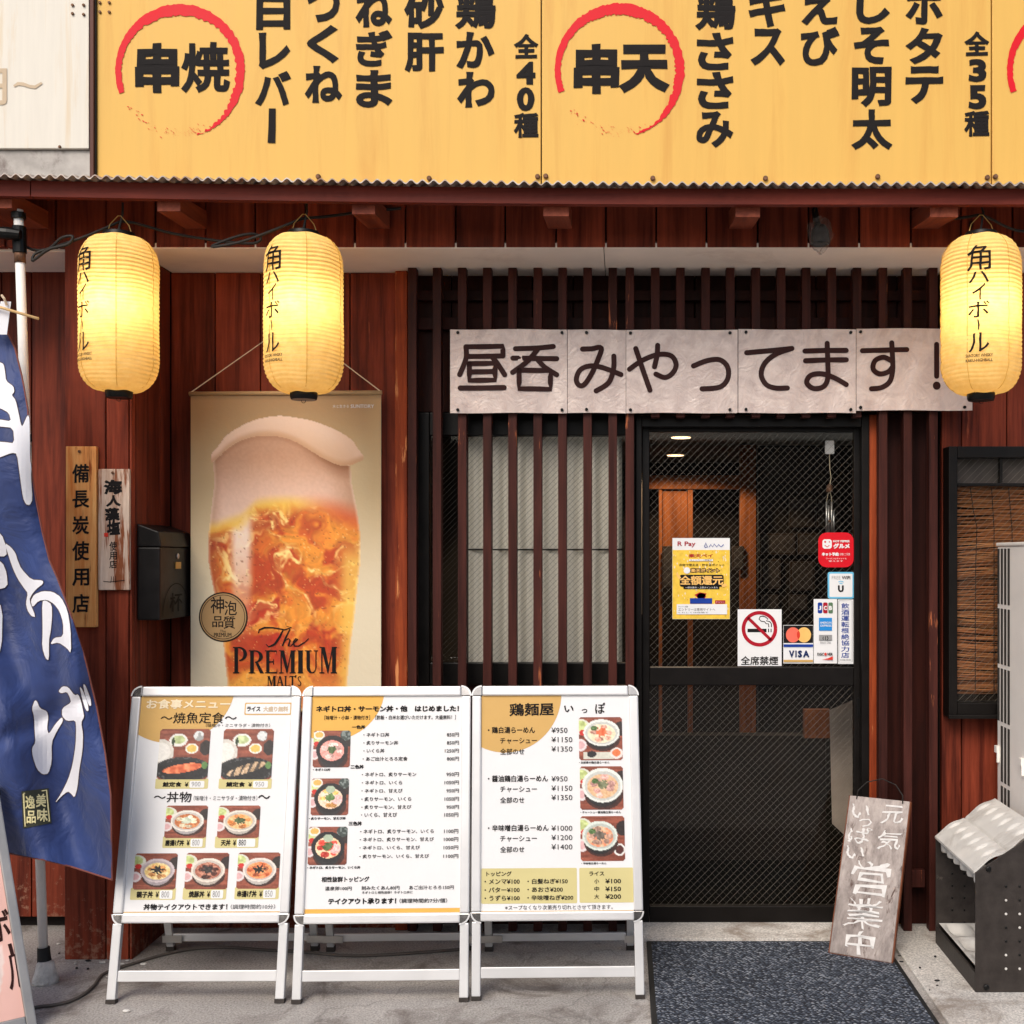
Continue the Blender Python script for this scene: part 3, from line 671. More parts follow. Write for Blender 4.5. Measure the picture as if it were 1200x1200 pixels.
# ------------------------------------------------------------------ lanterns
def lantern(cx, D, ptop, pbot, wpx, ang, label, pnail):
    wpx *= math.cos(math.atan((cx - CX) / F)) * .985; lr = np.random.default_rng(int(cx)); ph = lr.random(4) * 6
    c = P(cx, (ptop + pbot) / 2, D); H = (pbot - ptop) * D / F; Rr = wpx / 2 * D / F
    t = thing('paper_lantern', label, 'lantern', (c.x, c.y, c.z - H / 2), 'yellow paper lanterns under the eave')
    ribs = 38; n = ribs * 5; prof = []
    def rad(q):                                          # q 0..1 bottom to top
        e = abs(q - .5) * 2; r0 = .40
        k = 0 if e < .58 else (e - .58) / .42
        return Rr * (r0 + (1 - r0) * (1 - k ** 2.3) ** .5) if k < 1 else Rr * r0
    for i in range(n + 1):
        q = i / n; b = abs(math.sin(math.pi * q * ribs)); prof.append((rad(q) * (1 - .02 + .026 * b), -H / 2 + H * q))
    mb = MB().lathe(prof, c, 72, cap=False)               # soft dents and creases of old paper, different on each lantern
    for i, (x, y, z) in enumerate(mb.v):
        a = math.atan2(y - c.y, x - c.x); zz = (z - c.z) / H; k = 1 + .010 * math.sin(2 * a + ph[0] + zz * 3) * math.sin(zz * 5 + ph[1]) + .006 * math.sin(7 * a + ph[2]) * math.sin(zz * 11 + ph[3]) + .004 * math.sin(13 * a + zz * 23 + ph[0])
        mb.v[i] = (c.x + (x - c.x) * k, c.y + (y - c.y) * k, z + .0016 * math.sin(5 * a + zz * 9 + ph[1]))
    sh = mb.build('shade', M['lantern'], t, smooth=True)
    mb = MB()
    for k in range(6):                                   # paper joints running down
        a = R(30 + 60 * k) + ang * .3; pts = [(c.x + (r * 1.01 + .0006) * math.sin(a), c.y - (r * 1.01 + .0006) * math.cos(a), c.z + z) for r, z in prof[::4]]
        mb.tube(pts, .0011, 4)
    mb.build('paper_seam', plain('paper seam', srgb(205, 160, 70), .8), t)
    def mp(u, v):                                        # u metres round from the front, v metres down from the top
        q = 1 - v / H; b = rad(q) * 1.012 + .0022; a = ang + u / Rr
        return (c.x + b * math.sin(a), c.y - b * math.cos(a), c.z - H / 2 + H * q)
    mb = MB(); k = D / F; hw = 13 * k
    rows = [('角', 20, 50, 1), ('ハ', 50.5, 63.5, .85), ('イ', 64, 83, .55), ('ボ', 84, 103, .9), ('ー', 105, 117, 0), ('ル', 120, 142, .85)]
    sc = (pbot - ptop) / 184
    for ch, a, b, f in rows:
        if ch == 'ー': stroke(mb, [(-.003, a * k * sc), (0, (a + 6) * k * sc), (-.001, b * k * sc)], [.004, .0055, .003], mp)
        else: mb.glyph(ch, -hw * f, a * k * sc, hw * f, b * k * sc, mp, .006, .012, 3, seed=3)
    mb.glyph('SUNTORY WHISKY', -hw * 1.1, 144 * k * sc, hw * 1.15, 147.5 * k * sc, mp, .02); mb.glyph('KAKU-HIGHBALL', -hw * 1.1, 149.5 * k * sc, hw * 1.15, 153 * k * sc, mp, .02)
    mb.build('lettering', M['ink'], t)
    r0 = Rr * .40
    MB().lathe([(r0 * .8, H / 2 + .013), (r0 * .98, H / 2 + .015), (r0 * 1.04, H / 2 + .008), (r0 * 1.06, H / 2 - .006), (r0 * 1.0, H / 2 - .016)], c, 36).build('top_cap', M['black'], t, smooth=True, sharp=50)
    MB().lathe([(r0 * .7, -H / 2 - .022), (r0 * .80, -H / 2 - .022), (r0 * .86, -H / 2 - .015), (r0 * .88, -H / 2 + .004), (r0 * .82, -H / 2 + .008)], c, 36).build('bottom_cap', M['black'], t, smooth=True, sharp=50)
    MB().tube([(c.x + .007 * math.cos(a), c.y - .002, c.z - H / 2 - .026 - .007 * math.sin(a)) for a in np.linspace(-.3, 3.44, 9)], .0012, 6).build('pull_ring', M['black'], t)
    nz = P(cx, pnail, D).z; ht = c.z + H / 2 + .008
    MB().tube([(c.x - r0 * .8, c.y, ht), (c.x - r0 * .62, c.y, ht + (nz - ht) * .55), (c.x - .004, c.y, nz), (c.x + .006, c.y, nz), (c.x + r0 * .66, c.y, ht + (nz - ht) * .5), (c.x + r0 * .9, c.y, ht - .004)], .0016, 6).build('wire_handle', M['brass'], t)
    MB().sphere((c.x, c.y, c.z + .02), .028, 16, 10).build('bulb', M['bulb'], t, smooth=True)
    MB().tube([(c.x, c.y, c.z + .05), (c.x, c.y, c.z + H / 2 + .03), (c.x + .01, c.y + .005, nz + .01), (c.x + .004, c.y + .02, nz + .05)], .004, 8).build('lamp_cord', M['cable'], t)
    l = bpy.data.lights.new('lantern_light', 'POINT'); l.energy = LANT; l.color = (1, .83, .54); l.shadow_soft_size = .035
    lo = bpy.data.objects.new('lantern_light', l); COL.objects.link(lo); lo.location = (0, -.045, H / 2 + .02); lo.parent = t
LANT = 1.35
DL = 3.93
lantern(139.5, DL, 278, 459, 97, R(-35), 'glowing yellow paper lantern nearest the white pole, writing turned left', 253)
lantern(356, DL, 277, 461, 95, R(-34), 'glowing yellow paper lantern hanging over the top of the beer poster', 251)
lantern(1149.5, DL, 278, 462, 97, R(-20), 'glowing yellow paper lantern with writing facing front, beside the cloth banner end', 252)
def wire(name, label, pts, r=.005, mat='cable', cat='cable'):
    q = [P(*p) for p in pts]; out = []
    for i in range(len(q) - 1):
        p0, p1, p2, p3 = q[max(i - 1, 0)], q[i], q[i + 1], q[min(i + 2, len(q) - 1)]
        for k in range(6):
            t = k / 6; out.append(.5 * ((2 * p1) + (p2 - p0) * t + (2 * p0 - 5 * p1 + 4 * p2 - p3) * t * t + (3 * p1 - p0 - 3 * p2 + p3) * t ** 3))
    out.append(q[-1]); o = MB().tube(out, r, 8).build(name, M[mat], None, smooth=True); o['label'] = label; o['category'] = cat; return o
wire('extension_cord', 'black looped cable running from white pole to the first lantern', [(26, 286, 3.97), (40, 293, 3.95), (58, 291, 3.93), (72, 279, 3.92), (85, 277, 3.92), (80, 286, 3.92), (58, 292, 3.92), (42, 303, 3.92), (38, 305, 3.92), (42, 297, 3.93), (66, 289, 3.94), (100, 277, 3.95), (124, 267, 3.95), (140, 260, 3.95)])
wire('extension_cord', 'black looped cable strung between the two left lanterns', [(141, 259, 3.95), (160, 262, 3.97), (200, 273, 4.0), (240, 280, 4.0), (272, 284, 3.98), (298, 285, 3.97), (306, 279, 3.97), (296, 274, 3.96), (275, 278, 3.95), (248, 289, 3.95), (280, 284, 3.94), (312, 273, 3.94), (340, 262, 3.94), (356, 256, 3.95), (380, 254, 4.0), (420, 249, 4.05), (470, 244, 4.08)])
wire('extension_cord', 'black cable running along the eave past the right lantern', [(1100, 252, 4.06), (1115, 256, 4.02), (1135, 254, 3.98), (1149, 252, 3.96), (1162, 257, 3.98), (1180, 266, 4.0), (1200, 271, 4.02), (1240, 268, 4.05)])

# ------------------------------------------------------------------ long writing banner on the lattice (five laminated sheets)
def catmull(q, n):
    out = []
    for i in range(len(q) - 1):
        p0, p1, p2, p3 = q[max(i - 1, 0)], q[i], q[i + 1], q[min(i + 2, len(q) - 1)]
        for k in range(n):
            t = k / n; out.append(tuple(.5 * (2 * b + (c - a) * t + (2 * a - 5 * b + 4 * c - d) * t * t + (3 * b - a - 3 * c + d) * t ** 3) for a, b, c, d in zip(p0, p1, p2, p3)))
    return out + [q[-1]]
def rstroke(mb, pts, wd, mp):                           # a marker stroke with round ends and joints
    stroke(mb, pts, wd, mp)
    for k in (0, len(pts) - 1): mb.poly([(pts[k][0] + wd / 2 * math.cos(a * math.pi / 8), pts[k][1] + wd / 2 * math.sin(a * math.pi / 8)) for a in range(16)], lambda u, v: mp(u, v, .00012))
PEN = {'昼': [(0, [(438, 618), (568, 618), (568, 652)]), (0, [(440, 652), (568, 652)]), (1, [(438, 618), (438, 660), (416, 716)]), (1, [(530, 655), (550, 680), (574, 718)]), (0, [(450, 677), (540, 677), (540, 736), (450, 736), (450, 677)]), (0, [(450, 706), (540, 706)]), (0, [(418, 763), (572, 763)])],
    '呑': [(1, [(612, 627), (680, 624), (745, 617)]), (0, [(603, 660), (757, 660)]), (1, [(692, 625), (655, 670), (602, 710)]), (1, [(690, 664), (715, 690), (757, 716)]), (0, [(625, 702), (735, 702), (735, 767), (625, 767), (625, 702)])],
    'み': [(1, [(848, 628), (880, 627), (914, 624), (900, 670), (880, 715), (855, 752), (836, 755), (826, 735), (838, 703), (870, 688), (915, 692), (983, 716)]), (1, [(958, 652), (957, 695), (940, 745), (896, 775)])],
    'や': [(1, [(1013, 697), (1060, 666), (1115, 647), (1160, 652), (1177, 682), (1165, 712), (1138, 728), (1106, 716)]), (1, [(1112, 615), (1110, 650), (1101, 690)]), (1, [(1035, 625), (1060, 700), (1085, 772)])],
    'っ': [(1, [(38, 686), (85, 667), (130, 664), (158, 690), (158, 732), (130, 760), (68, 766)])],
    'て': [(1, [(225, 641), (300, 633), (384, 624)]), (1, [(384, 624), (330, 643), (290, 675), (276, 715), (292, 750), (325, 763), (368, 763)])],
    'ま': [(0, [(430, 634), (575, 632)]), (0, [(432, 668), (575, 665)]), (1, [(508, 608), (510, 670), (510, 730), (495, 760), (460, 766), (436, 745), (450, 720), (490, 715), (535, 730), (575, 752)])],
    'す': [(0, [(632, 632), (788, 630)]), (1, [(735, 606), (738, 660), (738, 705), (728, 742), (700, 762), (664, 766)]), (1, [(738, 690), (722, 708), (692, 714), (670, 697), (676, 668), (706, 656), (735, 670)])],
    '！': [(0, [(893, 610), (893, 722)]), (0, [(893, 754), (893, 756)])]}
sheets = [((527.5, 386, 664.6, 484), [('昼', 536.5, 403, 593, 457.5), ('呑', 599, 403.5, 654, 458.5)], 'laminated white sheet reading 昼呑 at the left end of the banner'),
          ((665.2, 386.5, 733.4, 484), [('み', 674, 406, 729.5, 460)], 'narrow laminated white sheet reading み on the lattice'),
          ((733.8, 386.5, 864.4, 484), [('や', 736.5, 403.5, 794.5, 459), ('っ', 811, 419, 856, 458)], 'laminated white sheet reading やっ with a small torn glossy edge'),
          ((865.2, 386, 1003, 484), [('て', 873, 406, 931, 457.5), ('ま', 942, 401.5, 993.5, 457)], 'laminated white sheet reading てま above the sliding door'),
          ((1003.6, 385, 1139.5, 481), [('す', 1009, 400.5, 1064.5, 457), ('！', 1094.5, 402, 1103.5, 457)], 'laminated white sheet reading す！ partly behind the right lantern')]
for k, ((a, b, c, d), tx, lab) in enumerate(sheets):
    t = thing('banner_sheet', lab, 'banner sheet', P((a + c) / 2, d, 4.36), 'laminated sheets spelling the long banner')
    def mp(u, v, off=0, a=a, b=b, c=c, k=k):
        dd = 4.388 + .004 * math.sin(u * .07 + k) * math.sin((v - 386) * .03) + .0015 * math.sin(u * .21 + v * .05 + k * 2)
        return P(u, v + .35 * math.sin(u * .06 + k), dd - off)
    n, m_ = 36, 16; vs = []; fs = []
    for lay in (0, .0015):
        vs += [mp(a + (c - a) * i / n, b + (d - b) * j / m_, lay) for j in range(m_ + 1) for i in range(n + 1)]
    K = (n + 1) * (m_ + 1)
    for q in (0, K): fs += [(q + j * (n + 1) + i, q + j * (n + 1) + i + 1, q + (j + 1) * (n + 1) + i + 1, q + (j + 1) * (n + 1) + i) for j in range(m_) for i in range(n)]
    MB().add(vs, fs).build('sheet', M['lam'], t, smooth=True)
    mb = MB()
    for ch, *_ in tx:
        oy_ = 400 if ch in '昼呑みや' else 800
        for i_, (cv, pts) in enumerate(PEN[ch]):
            q = [(oy_ + x / 3, 200 + y / 3) for x, y in pts]; rstroke(mb, catmull(q, 5) if cv else [(a_[0] + (b_[0] - a_[0]) * f_ / 3, a_[1] + (b_[1] - a_[1]) * f_ / 3) for a_, b_ in zip(q[:-1], q[1:]) for f_ in range(3)] + [q[-1]], 6.0 if ch != '！' or i_ == 0 else 9.0, lambda u, v, o=0: mp(u, v, .0032 + .0003 * i_ + o))
    mb.build('lettering', M['brown_ink'], t)
    for px in ((a + 9, c - 6) if k in (0, 3) else ((a + c) / 2 - 12,) if k == 1 else (a + 5, c - 9)):
        for py in (b + 3.5, d - 4): MB().disc(mp(px, py, .006), .006, 10, .006).build('tack', M['black'], t)

# ------------------------------------------------------------------ beer poster
DPO = 4.43
def beer(u, v):                                         # u, v in photo pixels, colours in sRGB 0..255
    x = (u - 200) * 3.157; y = (v - 440) * 3.157
    c = lambda r, g, b: np.array([r, g, b], float)
    lerp = lambda a, b, t: a + (b - a) * np.clip(t, 0, 1)[..., None]
    sm = lambda e0, e1, q: (lambda t: t * t * (3 - 2 * t))(np.clip((q - e0) / (e1 - e0), 0, 1))
    bgc = lerp(c(178, 142, 98), c(208, 182, 138), sm(60, 380, y)); bgc = lerp(bgc, c(226, 212, 182), sm(350, 900, y)); bgc = lerp(bgc, c(206, 172, 122), sm(700, 770, x) * sm(700, 200, y) * .5)
    bgc = bgc * (1 - .18 * (sm(95, 70, y)[..., None])) 
    L = np.interp(y, [140, 300, 400, 500, 600, 700, 800, 900, 1000, 1180], [400, 156, 162, 150, 138, 141, 160, 184, 196, 214])
    Rt = np.interp(y, [140, 335, 400, 500, 600, 700, 800, 900, 1000, 1180], [400, 666, 670, 690, 704, 701, 690, 680, 666, 650])
    ip = lambda q, a, b_: sum(np.interp(q + o_, a, b_) for o_ in (-36, -24, -12, 0, 12, 24, 36)) / 7
    topc = ip(x, [150, 165, 200, 300, 400, 520, 620, 690, 714, 720], [320, 262, 222, 165, 146, 165, 203, 250, 292, 340])
    lip = ip(x, [150, 180, 230, 290, 350, 430, 490, 540, 600, 640, 670, 716], [335, 292, 250, 225, 216, 226, 255, 290, 322, 336, 334, 300])
    foam_top = (y > topc) & (y < lip + 4) & (x > 150) & (x < 714)
    glass_ = (x > L) & (x < Rt) & (y > lip)
    n1 = fbm(x / 150, y / 170, 5, 3); wx = fbm(x / 120 + 4, y / 110, 4, 9) - .5; wy = fbm(x / 110, y / 130 + 8, 4, 19) - .5; n3 = wave_noise(x / 7, y / 7, 5)
    xx, yy = x + 190 * wx, y + 210 * wy; m1 = fbm(xx / 95, yy / 80, 5, 33); rid = 1 - np.abs(2 * fbm(xx / 120 + 3, yy / 95 + 5, 4, 41) - .95) * 2.6
    fine = fbm(xx / 22, yy / 18, 3, 55)
    foam = lerp(c(206, 162, 132), c(236, 200, 178), sm(280, 460, y)); foam = lerp(foam, c(250, 228, 216), sm(190, 60, np.abs(x - 270)) * sm(420, 700, y)); foam = lerp(foam, c(196, 150, 116), sm(560, 690, x) * .7); foam = lerp(foam, c(190, 146, 118), sm(200, 150, x) * .5) - 7 * (n3[..., None] - .5)
    b1 = lerp(c(196, 78, 26), c(240, 158, 58), sm(.34, .60, m1)); b1 = lerp(b1, c(186, 46, 20), sm(.50, .62, fbm(xx / 150 + 7, yy / 140, 4, 21)) * sm(420, 120, np.abs(y - 800)) * .85)
    b1 = lerp(b1, c(255, 226, 150), sm(.62, .98, rid) * (.35 + .6 * sm(.4, .6, fine)) * sm(1000, 820, y)); b1 = b1 * (.86 + .28 * fine[..., None])
    b1 = lerp(b1, c(246, 206, 104), sm(596, 660, x) * sm(560, 700, y) * .8); b1 = lerp(b1, c(170, 82, 40), sm(220, 150, x) * .7); b1 = lerp(b1, c(255, 238, 224), sm(56, 16, np.abs(x - 262)) * sm(1080, 560, y) * .9)
    b1 = lerp(b1, c(110, 44, 20), (n3 > .90) * .4 * sm(430, 560, y)); b1 = lerp(b1, c(255, 232, 170), (wave_noise(x / 6, y / 6, 8) > .92) * .5); b1 = lerp(b1, c(236, 186, 92), sm(1040, 1150, y) * .5)
    surf = 500 - 55 * np.clip(1 - ((x - 430) / 260) ** 2, 0, 1) + 40 * sm(330, 250, x)
    liq = lerp(foam, c(250, 206, 92), sm(surf - 16, surf + 40, y) * sm(660, 420, x)); liq = lerp(liq, c(222, 104, 54), sm(440, 640, x) * sm(surf - 40, surf + 60, y)); liq = lerp(liq, b1, sm(surf + 10, surf + 90, y + 60 * wy + 30 * (fine - .5)))
    liq = np.clip(liq, 0, 255) ** 1.12 / 255 ** .12; col = np.where(glass_[..., None], liq, bgc)
    sh = sm(70, 0, y - lip) * sm(430, 640, x) + sm(28, 0, y - lip) * .6
    col = np.where(glass_[..., None], lerp(col, c(150, 96, 60), sh * .6), col)
    ft = lerp(c(226, 186, 152), c(246, 214, 190), sm(120, 0, y - topc)); ft = lerp(ft, c(196, 146, 104), sm(26, 0, np.abs(lip - y)) * .55 + sm(560, 690, x) * .25)
    col = np.where(foam_top[..., None], ft, col)
    edge = glass_ * (sm(12, 0, x - L) + sm(12, 0, Rt - x)); col = lerp(col, c(246, 226, 200), edge * .5)
    return lin(col)
bp = thing('beer_poster', 'tall hanging poster of a glass of foaming beer on red boards', 'poster', P(335, 830, DPO))
nx, ny = 190, 320
def grid_print(fn, x0, y0, x1, y1, nx, ny, mp):
    u = np.linspace(x0, x1, nx + 1); v = np.linspace(y0, y1, ny + 1); U, V = np.meshgrid(u, v); C = fn(U, V).reshape(-1, 3)
    vs = [mp(a, b) for a, b in zip(U.ravel(), V.ravel())]
    fs = [(j * (nx + 1) + i, j * (nx + 1) + i + 1, (j + 1) * (nx + 1) + i + 1, (j + 1) * (nx + 1) + i) for j in range(ny) for i in range(nx)]
    return MB().add(vs, fs, C)
def mpb(u, v): return P(u, v, DPO + .005 * math.sin(u * .021) * math.sin((v - 440) * .013))
grid_print(beer, 223.5, 462, 446.5, 832, nx, ny, mpb).build('printed_sheet', M['cloth_print'], bp, smooth=True)
mb = MB(); vs = [mpb(223.5 + 223 * i / 20, 462 + 370 * j / 30) + Vector((0, .004, 0)) for j in range(31) for i in range(21)]
mb.add(vs, [(j * 21 + i, j * 21 + i + 1, (j + 1) * 21 + i + 1, (j + 1) * 21 + i) for j in range(30) for i in range(20)]).build('backing_sheet', M['pale_print'], bp, smooth=True)
MB().tube([P(222, 461.5, DPO), P(447.5, 460, DPO)], .0085, 12).build('top_rod', plain('beige rod sleeve', srgb(190, 156, 112), .5), bp, smooth=True)
MB().tube([P(222, 832, DPO), P(447.5, 832, DPO)], .0085, 12).build('bottom_rod', plain('beige rod sleeve', srgb(190, 156, 112), .5), bp, smooth=True)
MB().tube([P(223.5, 460, DPO - .004), P(340, 378, DPO + .03), P(446.5, 459, DPO - .004)], .0022, 6).build('hanging_cord', M['pale_print'], bp)
mz = lambda u, v: mpb(u, v) + Vector((0, -.0022, 0))
mb = MB()
def serif(mb, ch, x0, y0, x1, y1, mp):                  # plain serif capitals drawn from stems, hairlines and serifs
    w_ = x1 - x0; h = y1 - y0; q = lambda pts: mb.poly([(x0 + a * w_, y0 + b * h) for a, b in pts], mp); st = .26; hl = .085
    def vstem(a, wd): q([(a, .03), (a + wd, .03), (a + wd, .97), (a, .97)]); q([(a - .10, 0), (a + wd + .10, 0), (a + wd + .10, .045), (a - .10, .045)]); q([(a - .10, .955), (a + wd + .10, .955), (a + wd + .10, 1), (a - .10, 1)])
    def bowl(a, t, b_):
        pts = [(a + (.98 - a) * math.sin(math.pi * k / 14), (t + b_) / 2 - (b_ - t) / 2 * math.cos(math.pi * k / 14)) for k in range(15)]
        inn = [(a + (.98 - st - a) * math.sin(math.pi * k / 14), (t + b_) / 2 - ((b_ - t) / 2 - .05) * math.cos(math.pi * k / 14)) for k in range(15)]
        for k in range(14): q([pts[k], pts[k + 1], inn[k + 1], inn[k]])
    if ch in 'PRE' or ch in 'LT' or ch == 'I':
        if ch == 'T': vstem(.5 - st / 2, st); q([(0, 0), (1, 0), (1, .07), (0, .07)]); q([(0, .07), (.08, .07), (0, .24)]); q([(1, .07), (1, .24), (.92, .07)])
        elif ch == 'I': vstem(.1, .8)
        else: vstem(.08, st)
    if ch in 'PR': q([(.3, 0), (.5, 0), (.5, .05), (.3, .05)]); bowl(.42, 0, .54)
    if ch == 'R': q([(.42, .50), (.62, .50), (1.02, .96), (1.08, 1), (.78, 1)])
    if ch in 'E':
        for b_, e in ((0, .95), (.47, .72), (.94, 1)): q([(.3, b_), (e, b_), (e, b_ + .06), (.3, b_ + .06)])
        q([(.86, 0), (.95, 0), (.95, .2)]); q([(.9, 1), (1, .78), (1, 1)]); q([(.66, .38), (.72, .38), (.72, .62), (.66, .62)])
    if ch == 'L': q([(.3, .94), (1, .94), (1, 1), (.3, 1)]); q([(.9, .95), (1, .75), (1, .95)])
    if ch == 'M':
        q([(.10, 0), (.17, 0), (.17, .97), (.10, .97)]); q([(0, .955), (.28, .955), (.28, 1), (0, 1)]); q([(0, 0), (.3, 0), (.55, .78), (.5, 1), (.46, 1), (.1, .04), (0, .04)])
        q([(.5, .8), (.72, 0), (.78, 0), (.5, 1)]); q([(.70, 0), (1, 0), (1, .045), (.94, .045), (.94, .955), (1, .955), (1, 1), (.64, 1), (.64, .955), (.72, .955), (.72, .1)])
    if ch == 'U':
        q([(.08, .0), (.34, 0), (.34, .75), (.40, .88), (.5, .95), (.5, 1), (.3, .98), (.14, .88), (.08, .75)]); q([(.76, 0), (.84, 0), (.84, .72), (.78, .88), (.66, .98), (.5, 1), (.5, .95), (.64, .92), (.73, .84), (.76, .72)]); q([(-.04, 0), (.46, 0), (.46, .045), (-.04, .045)]); q([(.64, 0), (.96, 0), (.96, .045), (.64, .045)])
    if ch == 'A':
        q([(.42, 0), (.58, 0), (.98, .97), (.70, .97)]); q([(.42, .02), (.49, .1), (.16, .97), (.08, .97)]); q([(.26, .62), (.72, .62), (.74, .68), (.24, .68)]); q([(0, .955), (.28, .955), (.28, 1), (0, 1)]); q([(.62, .955), (1.04, .955), (1.04, 1), (.62, 1)])
    if ch == 'S': stroke(mb, [(x0 + a * w_, y0 + b * h) for a, b in ((.88, .2), (.7, .06), (.4, .06), (.18, .2), (.3, .4), (.68, .56), (.84, .76), (.62, .94), (.32, .95), (.1, .8))], [w_ * .1] + [w_ * .16] * 2 + [w_ * .22] * 4 + [w_ * .16] * 2 + [w_ * .1], mp)
for ch, a, b, t in (('P', 273.5, 290, 758), ('R', 292, 308.5, 762), ('E', 311, 325, 762), ('M', 327, 346.5, 762), ('I', 349, 355.5, 762), ('U', 358, 373.5, 762), ('M', 374.5, 395, 758)): serif(mb, ch, a, t, b, 789, mz)
for ch, a, b in (('M', 313, 323.5), ('A', 324, 332.5), ('L', 333.5, 339.5), ('T', 339.5, 346), ('S', 348.5, 353.5)): serif(mb, ch, a, 792, b, 804, mz)
stroke(mb, [(347, 791), (346.3, 794)], 1.4, mz)
for pts, wd in (([(303, 742), (304, 738), (310, 735.5), (320, 735.5), (334, 738), (342, 735), (336, 734)], [1, 1.6, 2, 1.6, 1.4, 1.2, .8]), ([(332, 738), (328, 746), (322, 755), (315, 758), (312, 755)], [1.2, 2.4, 2.6, 1.6, 1]), ([(340, 737), (335, 747), (331, 757), (334, 751), (338, 748), (340, 750), (338, 757), (341, 757)], [1, 2, 1.6, 1, 1.2, 2, 1.8, 1]), ([(341, 757), (345, 753), (349, 749), (347, 748), (344, 752), (345, 757), (350, 757), (358, 752), (362, 748)], [1, 1.4, 1.6, 1.4, 1.8, 1.8, 1.4, 1.2, .8])): stroke(mb, pts, wd, mz)
mb.build('lettering', M['ink'], bp)
mb = MB(); mb.glyph('SUNTORY', 411, 474, 438.5, 478.3, mz, .015); mb.glyph('水と生きる', 390, 474.3, 409, 478, mz); mb.build('lettering', M['white_print'], bp)
bdg = MB().poly(ell(261.8, 723, 28.6, 29.2), lambda u, v: mpb(u, v) + Vector((0, -.0018, 0))).build('round_badge', plain('badge ink ring', srgb(40, 28, 20), .5), bp)
mzz = lambda o: (lambda u, v: mpb(u, v) + Vector((0, -.0018 - (o - .011) * .5, 0)))
MB().poly(ell(261.8, 723, 27, 27.6), mzz(.0125)).build('badge_disc', plain('badge tan print', srgb(176, 142, 98), .5, var=.12, scale=4), bdg)
mb = MB(); mq = mzz(.014)
for k in range(48): stroke(mb, [(261.8 + 25.3 * math.cos(2 * math.pi * (k + j) / 48), 723 + 25.8 * math.sin(2 * math.pi * (k + j) / 48)) for j in (0, 1)], .7, mq)
for ch, a, b, c, d in (('神', 247, 699, 263, 719), ('泡', 263, 704, 278, 721), ('品', 249, 722, 262, 735), ('質', 262, 722, 276, 737)): mb.glyph(ch, a, b, c, d, mq, .01, .006, 3)
mb.glyph('The', 258, 738, 265, 741, mq); mb.glyph('PREMIUM', 251, 741.5, 271.5, 746.5, mq, .02); mb.build('badge_lettering', M['ink'], bdg)

# ------------------------------------------------------------------ plaques and mailbox on the pillar
def plaque(a, b, c, d, th, mat, label, name='wooden_plaque'):
    D = DF - th - .004; t = thing(name, label, 'plaque', P((a + c) / 2, d, D), 'wooden plaques on the pillar')
    MB().pbox(a, b, c, d, D, th).build('board', M[mat], t, bevel=.003); return t, plane_map(D - .0015), D
t, mp, D = plaque(77, 523, 112.5, 735, .02, 'plaque_old', 'long orange weathered plaque with six black characters 備長炭使用店')
mb = MB()
for ch, a, b in (('備', 543.5, 566), ('長', 574.5, 595.5), ('炭', 604.5, 626.5), ('使', 634, 657), ('用', 666, 687), ('店', 696, 718.5)): mb.glyph(ch, 84.5, a, 104.5, b, mp, .022, .010, 3, seed=ord(ch))
mb.build('lettering', M['ink'], t); MB().disc(P(93, 529, D - .003), .005, 8, .005).build('nail', M['rust'], t)
t, mp, D = plaque(115, 549.5, 151.5, 691.5, .015, 'plaque_grey', 'short pale weathered plaque with brush writing and small red seal')
mb = MB()
for ch, a, b, l, r in (('海', 562, 579.5, 121, 143), ('人', 580, 594, 124, 142), ('藻', 594.5, 611, 122.5, 141), ('塩', 610, 627, 125, 141)): mb.glyph(ch, l, a, r, b, mp, .05, .02, 3, seed=ord(ch))
for ch, a, b in (('使', 634.5, 645.5), ('用', 646.5, 656), ('店', 656.5, 666)): mb.glyph(ch, 128, a, 137, b, mp, .012, .008, 3)
mb.glyph('川', 129, 675, 136, 683, mp, 0, .02); stroke(mb, [(121, 681), (128, 682), (146, 680)], .8, mp)
mb.build('lettering', M['ink'], t); MB().poly([(122, 624.5), (126.5, 624.5), (126.5, 629), (122, 629)], mp).build('red_seal', M['orange'], t); MB().disc(P(132, 554, D - .003), .005, 8, .005).build('nail', M['rust'], t)
mx0, mx1, my0, my1 = XP1 + .002, X(188, 4.17), 4.165, 4.465; mz0, mz1 = Z(727, 4.17), Z(625, 4.17)
t = thing('mailbox', 'black enamel mailbox with small brass lock beside the beer poster', 'mailbox', (mx0, my0, mz0))
MB().box(mx0, mx1, my0, my1, mz0, mz1 - .05).build('body', M['mailbox'], t, bevel=.006)
zc = mz1 - .048
MB().hexa([(mx0, my0, zc), (mx1 + .006, my0 - .003, zc), (mx1 + .006, my1, zc), (mx0, my1, zc), (mx0, my0, mz1 + .035), (mx1 - .004, my0 - .003, mz1 + .006), (mx1 - .004, my1, mz1 + .006), (mx0, my1, mz1 + .035)]).build('lid', M['mailbox'], t, bevel=.004)
MB().box(mx1, mx1 + .004, my0 + .14, my0 + .19, mz0 + .185, mz0 + .21).build('lock_plate', M['brass'], t)
o = MB().sphere((mx1 + .002, my0 + .165, mz0 + .232), .011, 10, 8, (.4, 1, 1)).build('lock', M['steel'], t, smooth=True)
mb = MB(); me_ = lambda u, v: (mx1 + .0012, my0 + u, mz0 + .01 + (.14 - v))
for k in range(20): stroke(mb, [(.15 + .125 * math.cos(math.pi * (k + j) / 20), .135 - .115 * math.sin(math.pi * (k + j) / 20)) for j in (0, 1)], .004, me_)
mb.glyph('杯', .09, .055, .21, .125, me_, .01, .01, 3); mb.build('emblem', M['etch'], t)

